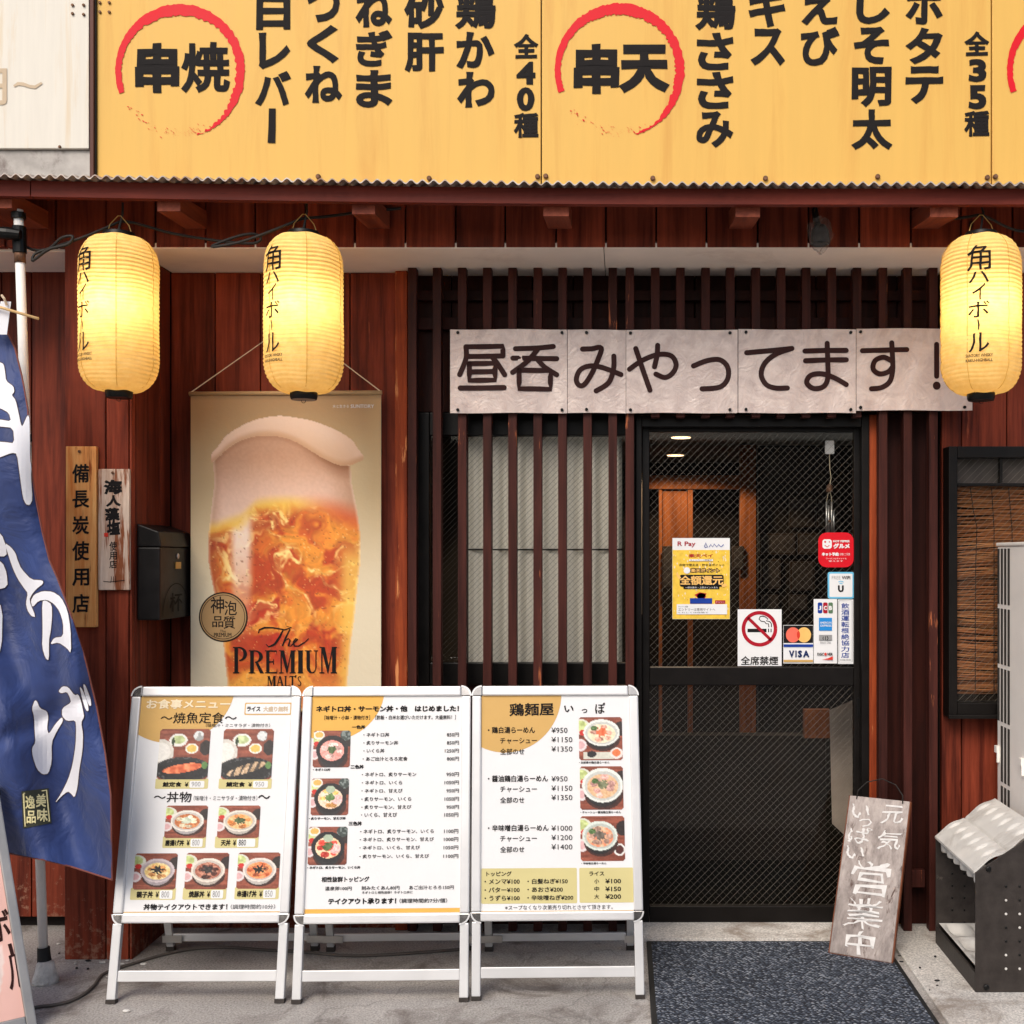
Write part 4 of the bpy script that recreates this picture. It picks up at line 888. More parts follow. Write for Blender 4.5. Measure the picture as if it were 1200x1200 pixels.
# ------------------------------------------------------------------ window blind, bamboo blind, chime
t = thing('window_blind', 'white pleated cloth blind behind the lattice window', 'blind', P(639, 776, 4.58))
for a, b in ((512, 643.2), (645, 776)):
    n = 120; vs = []
    for i in range(n + 1):
        u = 549 + 180 * i / n; dd = 4.577 + .015 * math.sin(u * .215) + .004 * math.sin(u * .5 + 1)
        vs += [P(u, a, dd), P(u, b, dd), P(u, b, dd + .003), P(u, a, dd + .003)]
    fs = [(4 * i + k, 4 * i + (k + 1) % 4, 4 * i + 4 + (k + 1) % 4, 4 * i + 4 + k) for i in range(n) for k in range(4)]
    MB().add(vs, fs).build('cloth', M['curtain'], t, smooth=True, sharp=60)
MB().pbox(549, 643, 729, 645.2, 4.572, .006).build('seam_bar', M['slot'], t)
t = thing('bamboo_blind', 'brown bamboo reed blind behind the wired glass of the right window', 'blind', P(1185, 820, 4.445))
r_ = np.random.default_rng(4); mb = MB(); z = Z(571, 4.445); zend = Z(812, 4.445)
while z > zend:
    j = r_.normal() * .0016; pts = []
    ph = r_.random() * 6
    for i in range(9):
        u = 1121.5 + 16.2 * i; sag = .010 * math.exp(-((u - 1122) / 18) ** 2) * math.sin((z - zend) * 9) + .0018 * math.sin(u * .09 + ph)
        pts.append((X(u, 4.445), 4.446 + r_.normal() * .0008, z + sag + j * (i - 4) * .4))
    mb.tube(pts, .0024 * (.7 + .6 * r_.random()), 4); z -= .0049 if r_.random() > .04 else .009
mb.build('reeds', M['bamboo'], t)
for pts in ([(1137, 571), (1141, 600), (1145, 618), (1143.5, 660), (1143, 720), (1143, 810)], [(1162, 571), (1165, 620), (1165, 700), (1165, 812)], [(1182, 571), (1186, 620), (1187, 700), (1187, 812)], [(1215, 571), (1216, 812)]):
    MB().tube([P(a, b, 4.437) for a, b in pts], .0016, 5).build('binding_string', M['slot'], t)
MB().box(X(1121, 4.46), X(1251, 4.46), 4.460, 4.470, Z(826, 4.46), Z(571, 4.46)).build('blind_backing', M['room'], t)
MB().box(X(1121, 4.46), X(1251, 4.46), 4.466, 4.476, Z(570, 4.46), Z(533, 4.46)).build('reflection_panel', plain('grey pane reflection', (.14, .12, .11), .7, var=.4, scale=6), t)  # grey sheet painted for reflected light in the upper strip of glass
t = thing('wind_chime', 'silver tube wind chime hanging from a white hook inside the door glass', 'wind chime', P(972, 626, 4.58))
MB().pbox(967, 516, 978, 532, 4.57, .012).build('hook', M['sticker'], t, bevel=.005)
MB().tube([P(972, 532, 4.58), P(972.5, 550, 4.58), P(974, 560, 4.58), P(972, 570, 4.58), P(972, 578, 4.58)], .0013, 5).build('string', M['pale_print'], t)
MB().lathe([(.004, .02), (.012, .012), (.013, -.01), (.005, -.014)], P(972, 573, 4.58), 14).build('top_disc', M['rust'], t)
MB().sphere(P(972.5, 611, 4.58), .007).build('striker', M['rust'], t)
for px, y0 in ((968.5, 588), (971, 592), (974.5, 588), (977, 598)): MB().tube([P(px, y0, 4.575 + .01 * (px % 2)), P(px, 628, 4.575 + .01 * (px % 2))], .004, 8).build('tube', M['steel'], t, smooth=True)
MB().tube([P(971, 576, 4.58), P(968.5, 588, 4.58)], .0008, 4).build('string', M['pale_print'], t); MB().tube([P(973, 576, 4.58), P(975, 588, 4.58)], .0008, 4).build('string', M['pale_print'], t)
for k, (a, b, c, d) in enumerate(((925, 583, 955, 618), (957, 583, 985, 618), (890, 625, 932, 650), (935, 625, 968, 650), (892, 655, 915, 690), (926, 658, 955, 692), (893, 697, 912, 715), (925, 697, 946, 715), (776, 640, 800, 690), (858, 640, 872, 668))):
    t = thing('framed_picture', ['framed picture in the upper row seen through the door, nearer the post', 'framed picture in the upper row seen through the door, beside the chime', 'wide framed picture in the second row through the door', 'framed picture in the second row, under the chime', 'tall framed picture in the third row through the door', 'framed picture in the third row, left of the wifi sticker', 'small framed picture above the no smoking notice', 'small framed picture above the card sticker', 'dim framed picture left of the yellow payment notice', 'small framed notice on the inner wooden post'][k], 'picture', P((a + c) / 2, d, 7.2 if k < 8 else 7.06))
    D = 7.2 if k < 8 else 7.065; fr = MB().pbox(a, b, c, d, D, .03).build('frame', M['picture_frame'], t, bevel=.004); MB().pbox(a + 2, b + 2, c - 2, d - 2, D - .003, .004).build('print', M['picture'], t)
MB().box(-.05 + .9, 1.7, 7.235, 7.3, 0, 2.2).build('interior_wall', M['room'], bd)
for k, (px, py) in enumerate(((798, 512), (791.5, 533))):
    D = (2.125 - CAMZ) * F / (CY - py)
    t = thing('downlight', ['round warm ceiling downlight just inside the door top', 'round warm ceiling downlight deeper inside the room'][k], 'ceiling light', (X(px, D), D, 2.12))
    MB().lathe([(.060, 0), (.070, .004), (.070, .008), (.0, .008)][::-1] , (X(px, D), D, 2.122), 20).build('rim', M['sticker'], t)
    MB().lathe([(.001, 0), (.055, 0), (.055, .003)], (X(px, D), D, 2.118), 20).build('lamp', M['lamp'], t)
    l = bpy.data.lights.new('downlight_light', 'SPOT'); l.energy = 24; l.color = (1, .75, .48); l.spot_size = R(140); l.shadow_soft_size = .06
    lo = bpy.data.objects.new('downlight_light', l); COL.objects.link(lo); lo.parent = t; lo.location = (0, 0, -.03)

# ------------------------------------------------------------------ stickers and notices on the door glass
DG = DD + .0115
def sticker(name, label, cat, a, b, c, d, r=0, mat='sticker', D=DG, shape=None):
    t = thing(name, label, cat, P((a + c) / 2, d, D)); pts = shape or rrect(a, b, c, d, r) if (r or shape) else [(a, b), (c, b), (c, d), (a, d)]
    n = len(pts); vs = [P(u, v, D) for u, v in pts] + [P(u, v, D) + Vector((0, .002, 0)) for u, v in pts]
    MB().add(vs, [tuple(range(n)), tuple(range(2 * n - 1, n - 1, -1))] + [(i, (i + 1) % n, n + (i + 1) % n, n + i) for i in range(n)]).build('sheet', M[mat], t)
    return t
_lay = [0]
def inks(t, items, D=DG, name='print'):                 # items: (material, draw function)
    for k, (m_, fn) in enumerate(items):
        mb = MB(); fn(mb, plane_map(D - .0006 - .0005 * k)); mb.build(name if not m_[0].isupper() else 'lettering', M[m_.lower()], t)
rect_ = lambda a, b, c, d: (lambda mb, mp: mb.poly([(a, b), (c, b), (c, d), (a, d)], mp))
def multi(*fns):
    def f(mb, mp):
        for g in fns: g(mb, mp)
    return f
tx = lambda s_, a, b, c, d, bo=0.0, **k: (lambda mb, mp: mb.glyph(s_, a, b, c, d, mp, bo, **k))
pl = lambda pts: (lambda mb, mp: mb.poly(pts, mp))
st_ = lambda pts, wd: (lambda mb, mp: stroke(mb, pts, wd, mp))
ring_ = lambda cx, cy, r, wd: (lambda mb, mp: stroke(mb, [(cx + r * math.cos(2 * math.pi * k / 48), cy + r * math.sin(2 * math.pi * k / 48)) for k in range(49)], wd, mp))
r2 = np.random.default_rng(5)
t = sticker('payment_notice', 'yellow payment point notice with bold black outlined writing on the door', 'notice', 788, 630.5, 855.3, 725.5, mat='sticker')
conf = []
for k in range(60):
    u, v = r2.uniform(790, 853), r2.uniform(646, 722); s_ = r2.uniform(.4, 1.0); conf.append(pl([(u, v), (u + s_ * 1.4, v + s_ * .4), (u + s_, v + s_ * 1.3)]))
star = []
for k in range(90):
    u, v = r2.uniform(789.5, 853), r2.uniform(646, 721); s_ = r2.uniform(.8, 2.2); star.append(pl([(u, v - s_), (u + s_ * .5, v), (u, v + s_), (u - s_ * .5, v)]))
inks(t, [('poster_yellow', rect_(788.2, 644.5, 855.1, 725.2)), ('pale_print', multi(*star)), ('Crimson', multi(*conf[:25], tx('R Pay', 794, 634.5, 815, 641.5, .02), tx('楽天ペイ', 807, 649, 835.5, 653.5, .03), rect_(838, 703.5, 850, 707.5), pl(ell(822, 698.5, 5.2, 3.6, 12)), pl([(814, 697), (820, 694), (828, 695.5), (825, 701), (818, 701)]))),
    ('blue', multi(st_([(825.5, 641), (827, 636), (829, 641), (826, 641.5)], 1.0), st_([(831, 641), (833, 638), (835, 641), (837, 637.5), (840, 641), (842, 638), (845, 641), (848, 638)], .8), rect_(808.5, 701, 834.5, 707.5))),
    ('Ink', multi(tx('お店で使える・貯まるポイント', 796, 660.5, 849, 663.5, .01), tx('楽天ポイント', 808.5, 665.5, 844, 671.5, .16), rect_(801, 686.5, 843, 690.3), pl(rrect(796.5, 673.5, 848, 687.5, 2.5)), *conf[25:42])), 
    ('apricot', multi(tx('楽天ポイント', 809.5, 666.3, 843.2, 670.8, .03), tx('全額還元', 796.5, 674.5, 847.5, 685.6, .03), st_([(793, 672), (795, 675), (797, 678)], [2, 3, 3]), st_([(846, 687), (850, 685.5), (851, 687)], [3, 4, 3]))),
    ('sticker', multi(pl(ell(805, 668.5, 3.8, 3.8, 16)), tx('一部対象外・上限ポイントあり', 803, 687.3, 841, 689.6), rect_(793, 708, 852, 720), tx('キャンペーン', 839, 704.5, 849, 706.5), rect_(807.5, 655.3, 835.5, 657.5))),
    ('Brown_ink', multi(tx('キャンペーン期間', 795, 710, 806, 711.8), tx('エントリーは専用サイトへ', 795, 712.5, 838, 716), tx('くわしくは店頭で', 795, 717, 830, 718.6), tx('キャンペーン開催中', 809, 655.5, 834, 657.2)))])
t = sticker('no_smoking_notice', 'white notice with red crossed out cigarette reading 全席禁煙 on the door', 'notice', 864.5, 714, 916, 780.5)
inks(t, [('ink', multi(rect_(876, 736.8, 898.3, 740.9), rect_(900, 736.8, 901.3, 740.9), rect_(903, 736.8, 904.2, 740.9), st_([(895, 722), (891, 722.5), (889.5, 725.5), (892, 728), (896, 728.5), (898, 731), (900.5, 731), (901, 735)], 1.1), st_([(893, 722), (897, 723), (900, 725.5), (898, 727.5), (902, 728.5), (904, 731), (904, 735)], 1.1))),
    ('crimson', multi(ring_(890, 736.8, 18.8, 4.2), st_([(876.5, 724), (903.5, 750)], 3.6))), ('Ink', tx('全席禁煙', 868, 769, 912, 779.5, .02))])
t = sticker('card_sticker', 'card payment sticker with two overlapping circles above blue letters on the door', 'sticker', 918, 732.5, 953, 777.5)
inks(t, [('ink', rect_(918.3, 733, 952.8, 753.5)), ('coral', pl(ell(929.3, 744, 8.3, 8.9, 28))), ('apricot', pl(ell(942.2, 744, 8.3, 8.9, 28))), ('orange', pl([(935.75, 738.5), (937.4, 741.5), (937.6, 744), (937.4, 746.5), (935.75, 749.5), (934.1, 746.5), (933.9, 744), (934.1, 741.5)])), ('blue', rect_(918.3, 755, 952.8, 758.2)), ('Navy_ink', multi(tx('V', 924.5, 762.3, 931, 770.3, .06), tx('I', 932, 762.3, 933.6, 770.3, .04), tx('S', 935, 762.1, 940, 770.5, .06), tx('A', 941, 762.3, 948.5, 770.3, .05))), ('gold_print', rect_(918.3, 773.2, 952.8, 775.8))]) if not M.update({'navy_ink': plain('deep blue print', srgb(22, 44, 92), .4)}) else None
t = sticker('credit_card_sticker', 'tall white sticker listing credit card marks beside the drunk driving notice', 'sticker', 953.6, 702, 981, 777.5)
inks(t, [('blue', multi(pl(rrect(958.3, 706, 963.6, 718.8, 1.6)), )), ('crimson', pl(rrect(964.6, 706, 969.8, 718.8, 1.6))), ('green', pl(rrect(970.8, 706, 976, 718.8, 1.6))), ('sticker', multi(tx('J', 959.3, 710, 962.6, 715, .05), tx('C', 965.4, 710, 969, 715, .05), tx('B', 971.6, 710, 975.2, 715, .05))),
    ('sky_blue', rect_(959.7, 724, 975, 739)), ('Sticker', multi(tx('AMERICAN', 961, 728.5, 974.5, 731, .02), tx('EXPRESS', 961.5, 732, 974.5, 734.5, .02))), ('grey_print', rect_(959.8, 744, 975, 750.5)), ('ink', multi(st_([(965, 746), (964.3, 748), (965, 750)], .8), st_([(967.3, 745.5), (967.3, 750.3)], .8), st_([(969, 745.3), (970.5, 748), (969, 750.6)], .9))), ('Ink', multi(tx('Diners Club', 961.5, 752, 973.5, 754), tx('DISC', 957.8, 765, 965.6, 768.2, .03), tx('VER', 969.2, 765, 976, 768.2, .03))), ('orange', multi(pl(ell(967.4, 766.6, 1.6, 1.7, 12)), pl([(963, 773), (970, 771.5), (976, 769), (976, 773.3)])))])
t = sticker('drunk_driving_notice', 'narrow white notice with a column of blue characters against the door stile', 'notice', 982, 702.5, 1000, 778)
inks(t, [('grey_print', multi(st_([(983, 704), (998.6, 704), (998.6, 776), (983, 776), (983, 704)], .6))), ('Blue', lambda mb, mp: mb.text('飲酒運転根絶協力店', 985.8, 706.5, 995.2, 771.5, mp, .015, True)), ('Grey_print', tx('飲酒運転根絶運動', 984.5, 772.3, 997, 774.3))])
t = sticker('wifi_sticker', 'square white sticker with blue border reading FREE WiFi above card sticker', 'sticker', 970, 670.3, 1001, 701.5, r=2.5, mat='cyan')
inks(t, [('sticker', pl(rrect(972, 672.3, 999, 699.5, 1.2))), ('Grey_print', tx('FREE', 974.8, 675, 985, 679)), ('cyan', multi(st_([(982.5, 682), (985.5, 681), (988.5, 682)], 1), st_([(983.8, 684), (985.5, 683.4), (987.2, 684)], 1))), ('Ink', multi(tx('WiFi', 986.5, 675, 996.5, 679, .03), tx('U', 982, 686, 988.8, 694, .06)))])
t = sticker('gourmet_sticker', 'red rounded square sticker with white writing グルメ below the wind chime', 'sticker', 959, 624, 1000.5, 664.8, r=10, mat='red')
inks(t, [('sticker', pl(rrect(963.8, 632, 974.8, 643, 3))), ('red', multi(pl(ell(967, 635, 1.2, 1.2, 10)), pl(ell(972, 635, .8, .8, 10)), st_([(966.5, 639), (969.3, 641), (972, 639)], .9))), ('Sticker', multi(tx('HOT PEPPER', 976.3, 633, 996, 635.6, .05), tx('グルメ', 976.3, 636.8, 996, 643, .07), tx('ネット予約', 963, 647.3, 983, 651.6, .07), tx('お得にご利用', 984, 648, 996, 651), tx('クーポンもポイントも', 968, 653.5, 992, 655.5), tx('使えます', 971, 656.6, 988, 658.4)))])

# ------------------------------------------------------------------ menu boards
def food(kind, seed):
    q = np.random.default_rng(seed)
    def fn(U, V):                                       # U, V in -1..1, V down
        c = lambda r, g, b: np.array([r, g, b], float); n = fbm(U * 3 + 20 + seed, V * 3 + 20, 4, seed); n2 = wave_noise(U * 9 + 40, V * 9 + 40, seed + 3); n3 = wave_noise(U * 17 + 40, V * 17 + 40, seed + 5)
        col = c(140, 72, 52) + (fbm(U * 1.2 + 30, V * 9 + 30, 3, seed)[..., None] - .5) * c(90, 60, 50)
        def e(cx, cy, rx, ry, k, soft=.0): return np.where((((U - cx) / rx) ** 2 + ((V - cy) / ry) ** 2 < 1)[..., None], k, col)
        if kind in ('salmon', 'mackerel'):
            col = e(-.95, -.05, .55, .55, c(205, 200, 190) + 20 * (n2[..., None] - .5)); col = e(-.95, -.08, .42, .38, c(225, 222, 214)); col = e(-.25, -.55, .36, .26, c(224, 222, 214)); col = e(-.25, -.58, .26, .17, c(182, 196, 140) + 60 * (n2[..., None] - .5))
            col = e(.3, -.22, .26, .2, c(236, 232, 220)); col = e(.3, -.22, .2, .15, c(220, 186, 92)); col = e(.55, -.72, .2, .2, c(214, 216, 214) - 60 * (n2[..., None] > .6)); col = e(.85, -.25, .24, .3, c(40, 30, 28)); col = e(-.45, -.5, .06, .16, c(40, 60, 34))
            col = e(0, .62, 1.15, .5, c(34, 34, 36) + 40 * (n3[..., None] > .75)); col = e(0, .62, .95, .38, c(22, 22, 24))
            ang = -.28 if kind == 'mackerel' else -.14; x = U * math.cos(ang) - V * math.sin(ang) * -1; y = V * math.cos(ang) - U * math.sin(ang) + (-.56)
            body = (np.abs(y) < .17 * (1 - (np.abs(U) / .82) ** 3) + .03 * (n - .5)) & (np.abs(U) < .8)
            f = (c(226, 120, 76) + (n2[..., None] - .5) * c(80, 90, 80)) if kind == 'salmon' else np.where((np.sin(U * 22 + V * 9) + n * 2 - .6 > .5)[..., None], c(70, 62, 54), c(196, 166, 132) + (n3[..., None] - .5) * 60)
            col = np.where(body[..., None], f, col); col = e(.85, .45, .12, .14, c(90, 130, 70))
        else:
            bowl, rim, mainc, accent, garn, black = {
                'karaage': ((176, 170, 168), (225, 218, 208), [(170, 92, 50), (216, 140, 84)], (230, 214, 180), (206, 214, 190), 0), 'ten': ((190, 182, 172), (222, 214, 200), [(222, 168, 110), (240, 206, 150)], (196, 120, 60), (70, 90, 50), 0),
                'oyako': ((168, 156, 160), (196, 182, 184), [(222, 188, 112), (240, 220, 170)], (190, 130, 70), (24, 22, 22), 1), 'pork': ((190, 178, 166), (226, 214, 200), [(150, 80, 62), (206, 146, 120)], (90, 46, 36), (52, 42, 40), 0), 'kushi': ((190, 184, 176), (224, 214, 204), [(226, 128, 76), (240, 168, 110)], (180, 90, 50), (28, 22, 20), 1),
                'negitoro': ((46, 40, 42), (34, 30, 32), [(232, 142, 130), (246, 176, 164)], (240, 190, 180), (74, 96, 54), 0), 'ebi': ((40, 38, 40), (28, 27, 30), [(240, 196, 160), (248, 224, 204)], (232, 168, 90), (96, 128, 70), 0), 'three': ((40, 38, 40), (28, 27, 30), [(244, 200, 150), (250, 222, 190)], (222, 60, 44), (80, 104, 60), 0),
                'ramen1': ((34, 32, 32), (226, 228, 220), [(232, 214, 176), (240, 226, 196)], (206, 150, 130), (230, 112, 70), 0), 'ramen2': ((34, 30, 30), (226, 228, 220), [(216, 170, 126), (226, 190, 150)], (226, 170, 158), (112, 116, 84), 0), 'ramen3': ((30, 27, 27), (214, 222, 212), [(226, 206, 170), (228, 120, 80)], (190, 150, 130), (110, 100, 88), 0)}[kind]
            col = e(-.9, -.55, .42, .36, c(214, 214, 196)); col = e(-.95, -.6, .34, .24, c(188, 200, 130) + 60 * (n2[..., None] - .5)); col = e(-.82, -.28, .16, .14, c(200, 44, 36)); col = e(.92, -.45, .3, .34, c(44, 32, 30)); col = e(-.92, .3, .28, .28, c(222, 210, 208)); col = e(-.92, .3, .18, .17, c(214, 170, 170))
            if kind in ('ebi', 'three', 'negitoro'): col = e(-.7, -.75, .3, .24, c(236, 228, 214)); col = e(-.7, -.77, .22, .16, c(222, 176, 90)); col = e(.75, -.75, .3, .3, c(60, 70, 66) + 60 * (n2[..., None] > .6))
            if kind in ('ramen1',): col = np.where(((np.abs(U + .1) < .7) & (np.abs(V - .78) < .16))[..., None], c(206, 204, 190), col); col = e(-.42, .72, .22, .15, c(30, 30, 34)); col = e(.72, .68, .3, .26, c(226, 214, 206)); col = e(.72, .66, .2, .17, c(224, 120, 70))
            if kind == 'ramen3': col = e(.76, .5, .27, .27, c(226, 222, 216)); col = e(.76, .5, .19, .19, c(80, 34, 28))
            cy = -.28 if kind == 'ramen1' else (-.12 if kind.startswith('ramen') else -.05); rx, ry = (.84, .62) if kind == 'ramen1' else ((.95, .80) if kind == 'ramen2' else (.80, .66)); cx = -.12 if kind == 'ramen3' else (.1 if kind == 'oyako' else .05)
            if kind in ('negitoro', 'ebi', 'three'): cx, cy, rx, ry = .02, .05, .86, .80
            col = e(cx + .05, cy + ry * .5, rx * .95, ry * .9, c(60, 32, 26)); col = e(cx, cy + ry * .32, rx * .82, ry * .92, c(*bowl) * (.85 + .2 * n[..., None]) ); col = e(cx, cy, rx, ry, c(*rim)); col = e(cx, cy + .02, rx * .88, ry * .85, c(*rim) * .86)
            a, b = c(*mainc[0]), c(*mainc[1]); t = np.clip((n2 * .6 + n3 * .5 - .25) * 1.6, 0, 1)[..., None]; col = e(cx, cy + .04, rx * .76, ry * .70, a + (b - a) * t)
            for k in range(7):
                aa = 2 * math.pi * k / 7 + q.random(); rr = .36 + .2 * q.random(); pc = c(*accent) * (.8 + .4 * q.random()); col = e(cx + rx * rr * math.cos(aa), cy + .04 + ry * rr * math.sin(aa), rx * (.15 + .08 * q.random()), ry * (.13 + .07 * q.random()), pc + 70 * (n3[..., None] - .5))
            if kind.startswith('ramen'): col = e(cx - .35, cy - .2, .16, .12, c(80, 110, 60) + 60 * (n3[..., None] - .5))
            if kind in ('ebi', 'three'): col = e(cx, cy - .45, .26, .2, c(170, 186, 160)); col = e(cx + .35, cy + .1, .3, .26, c(240, 190, 184) + 60 * (n3[..., None] - .5))
            if kind == 'three': col = e(cx - .02, cy - .02, .3, .24, c(216, 52, 40) + 60 * (n3[..., None] - .5))
            rr = np.hypot((U - cx) / .24, (V - cy + .02) / .2) + .7 * (n3 - .5) + (.35 * np.sin(7 * np.arctan2(V - cy, U - cx)) if black else 0); col = np.where((rr < 1)[..., None], c(*garn) + 50 * (n2[..., None] - .5), col)
        return lin(col + 18 * (n3[..., None] - .5))
    return fn
def menu_board(label, TL, TR, FL, FR, ypost, build_print):
    DT = 3.967; b = Board((*FL, GD(FL[1])), (*FR, GD(FR[1])), (*TL, DT), (*TR, DT))
    t = thing('menu_board', label, 'menu board', tuple(b.pt(b.w / 2, 0)), 'folding white framed menu boards')
    LOC[t.name] = Vector(t.location)
    W, H = b.w, b.h; sw, rt = .031, .033; vb0 = b.uv((FL[0] + FR[0]) / 2, ypost[1])[1]; vb1 = b.uv((FL[0] + FR[0]) / 2, ypost[0])[1]
    mb = MB()
    b.slab(mb, .034, H - rt, W - .034, H, -.006, .014); b.slab(mb, .03, vb0, W - .03, vb1, -.006, .014)
    for u0 in (0, W - sw): b.slab(mb, u0, vb0 + .03, u0 + sw, H - .034, -.006, .014)
    fr = mb.build('frame', M['alu'], t, bevel=.005)
    for u, v, sx, sy in ((0, H, 1, -1), (W, H, -1, -1), (0, vb0 - .004, 1, 1), (W, vb0 - .004, -1, 1)):
        r = .033; pts = [(u + sx * r, v + sy * r * 0), (u + sx * r, v + sy * r), (u, v + sy * r)] ; arc = [(u + sx * (r - r * math.cos(k * math.pi / 12)), v + sy * (r - r * math.sin(k * math.pi / 12))) for k in range(7)]
        poly = [(u + sx * r, v + sy * r)] + arc; n = len(poly); vs = [b.pt(x, y, .0125) for x, y in poly] + [b.pt(x, y, -.006) for x, y in poly]
        MB().add(vs, [tuple(range(n)), tuple(range(2 * n - 1, n - 1, -1))] + [(i, (i + 1) % n, n + (i + 1) % n, n + i) for i in range(n)]).build('corner_cap', M['chrome'], fr, bevel=.002)
        mb = MB()                                       # bright rim of the corner
        stroke(mb, [(x, y) for x, y in arc], .005, b.mp(.0135)); mb.build('corner_rim', M['alu'], fr)
    mb = MB(); b.slab(mb, sw, vb1 - .002, W - sw, H - rt + .002, -.004, .004); po = mb.build('poster', M['paper'], t)
    for u0 in (.002, W - .031):
        mb = MB(); b.slab(mb, u0, 0.012, u0 + .029, vb0 - .001, -.012, .010); lg = mb.build('leg', M['alu'], t, bevel=.003)
        mb = MB(); b.slab(mb, u0 - .001, 0, u0 + .030, .0125, -.013, .011); mb.build('foot', M['dark_steel'], lg)
    vc = b.uv(FL[0], FL[1] - 32)[1]; mb = MB(); b.slab(mb, .0315, vc - .017, W - .0315, vc + .017, -.010, .006); mb.build('crossbar', M['alu'], t, bevel=.002)
    # rear frame on its hinge
    topc = b.pt(0, H - .05, -.012); hz = topc.z; ry = .26
    for u0 in (.012, W - .038):
        p1 = b.pt(u0 + .013, H - .06, -.014); p0 = Vector((p1.x, p1.y + ry, .012)); lg = MB().bar(p0, p1, .026, .016, (0, 1, 0)).build('rear_leg', M['alu'], t, bevel=.002)
        MB().bar((p0.x, p0.y, 0), (p0.x, p0.y, .02), .03, .02, (0, 1, 0)).build('foot', M['dark_steel'], lg)
    pl_, pr_ = b.pt(.026, H - .06, -.014), b.pt(W - .026, H - .06, -.014)
    for hgt in (.055, .80):
        k = 1 - hgt / pl_.z; MB().bar((pl_.x + .0145, pl_.y + ry * k, hgt), (pr_.x - .0145, pr_.y + ry * k, hgt), .012, .028).build('rear_crossbar', M['alu'], t, bevel=.002)
    for px_ in (pl_.x, pr_.x): MB().box(px_ - .02, px_ + .05, pl_.y + ry * .93 - .014, pl_.y + ry * .93 - .009, .04, .065).build('bracket', M['steel'], t)
    mb = MB(); b.slab(mb, .02, vb0 + .02, W - .02, H - .02, -.011, -.0065); mb.build('back_panel', plain('black back board', (.02, .02, .02), .6), t)
    L = {}
    def ink(m_): return L.setdefault(m_, MB())
    lay = {'gold_print': .0046, 'amber_print': .0046, 'olive_print': .0048, 'pale_print': .0052, 'white_print': .0056}
    def T(s_, x0, y0, x1, y1, bo=0.0, m_='ink', **k):
        u0, v1, u1, v0 = b.rect(x0, y0, x1, y1); ink(m_).glyph(s_, u0, v0, u1, v1, lambda u, v: b.pt(u, v0 + v1 - v, .0064), bo, **k)
    def Rc(x0, y0, x1, y1, m_):
        u0, v1, u1, v0 = b.rect(x0, y0, x1, y1); ink(m_).poly(rrect(u0, v0, u1, v1, .004, 3), b.mp(lay[m_]))
    def E(cx, cy, rx, ry, m_):
        u, v = b.uv(cx, cy); k = b.uv(cx + rx, cy)[0] - u; h = v - b.uv(cx, cy + ry)[1]
        ink(m_).poly(clip(ell(u, v, k, h, 72), sw, vb1, W - sw, H - rt), b.mp(lay[m_]))
    def Ph(x0, y0, x1, y1, kind, seed):
        u0, v1, u1, v0 = b.rect(x0, y0, x1, y1); n = 56; g = np.linspace(-1, 1, n + 1); U, V = np.meshgrid(g, g); C = food(kind, seed)(U, V).reshape(-1, 3)
        vs = [b.pt(u0 + (p + 1) / 2 * (u1 - u0), v1 - (q + 1) / 2 * (v1 - v0), .0054) for p, q in zip(U.ravel(), V.ravel())]
        ok = lambda i, j: not (max(0, abs((i + .5) / n * 2 - 1) - .84) ** 2 + max(0, abs((j + .5) / n * 2 - 1) - .84) ** 2 > .16 ** 2)
        fs = [(j * (n + 1) + i, j * (n + 1) + i + 1, (j + 1) * (n + 1) + i + 1, (j + 1) * (n + 1) + i) for j in range(n) for i in range(n) if ok(i, j)]
        MB().add(vs, fs, C).build('food_photo', M['print'], po)
    def Ln(y, m_, wd, x0=None, x1=None):
        u0 = sw + .001; v = b.uv((FL[0] + FR[0]) / 2, y)[1]; ink(m_).poly([(u0, v - wd / 2), (W - sw - .001, v - wd / 2), (W - sw - .001, v + wd / 2), (u0, v + wd / 2)], b.mp(lay[m_]))
    build_print(T, Rc, E, Ph, Ln)
    for m_, q in L.items(): q.build('lettering' if m_ in ('ink', 'tan_ink', 'grey_print') else 'printed_shape', M[m_], po)
    return t
def at(ox, oy, k, dy=0): return lambda x0, y0, x1, y1: (ox + x0 / k, oy + (y0 + dy) / k, ox + x1 / k, oy + (y1 + dy) / k)
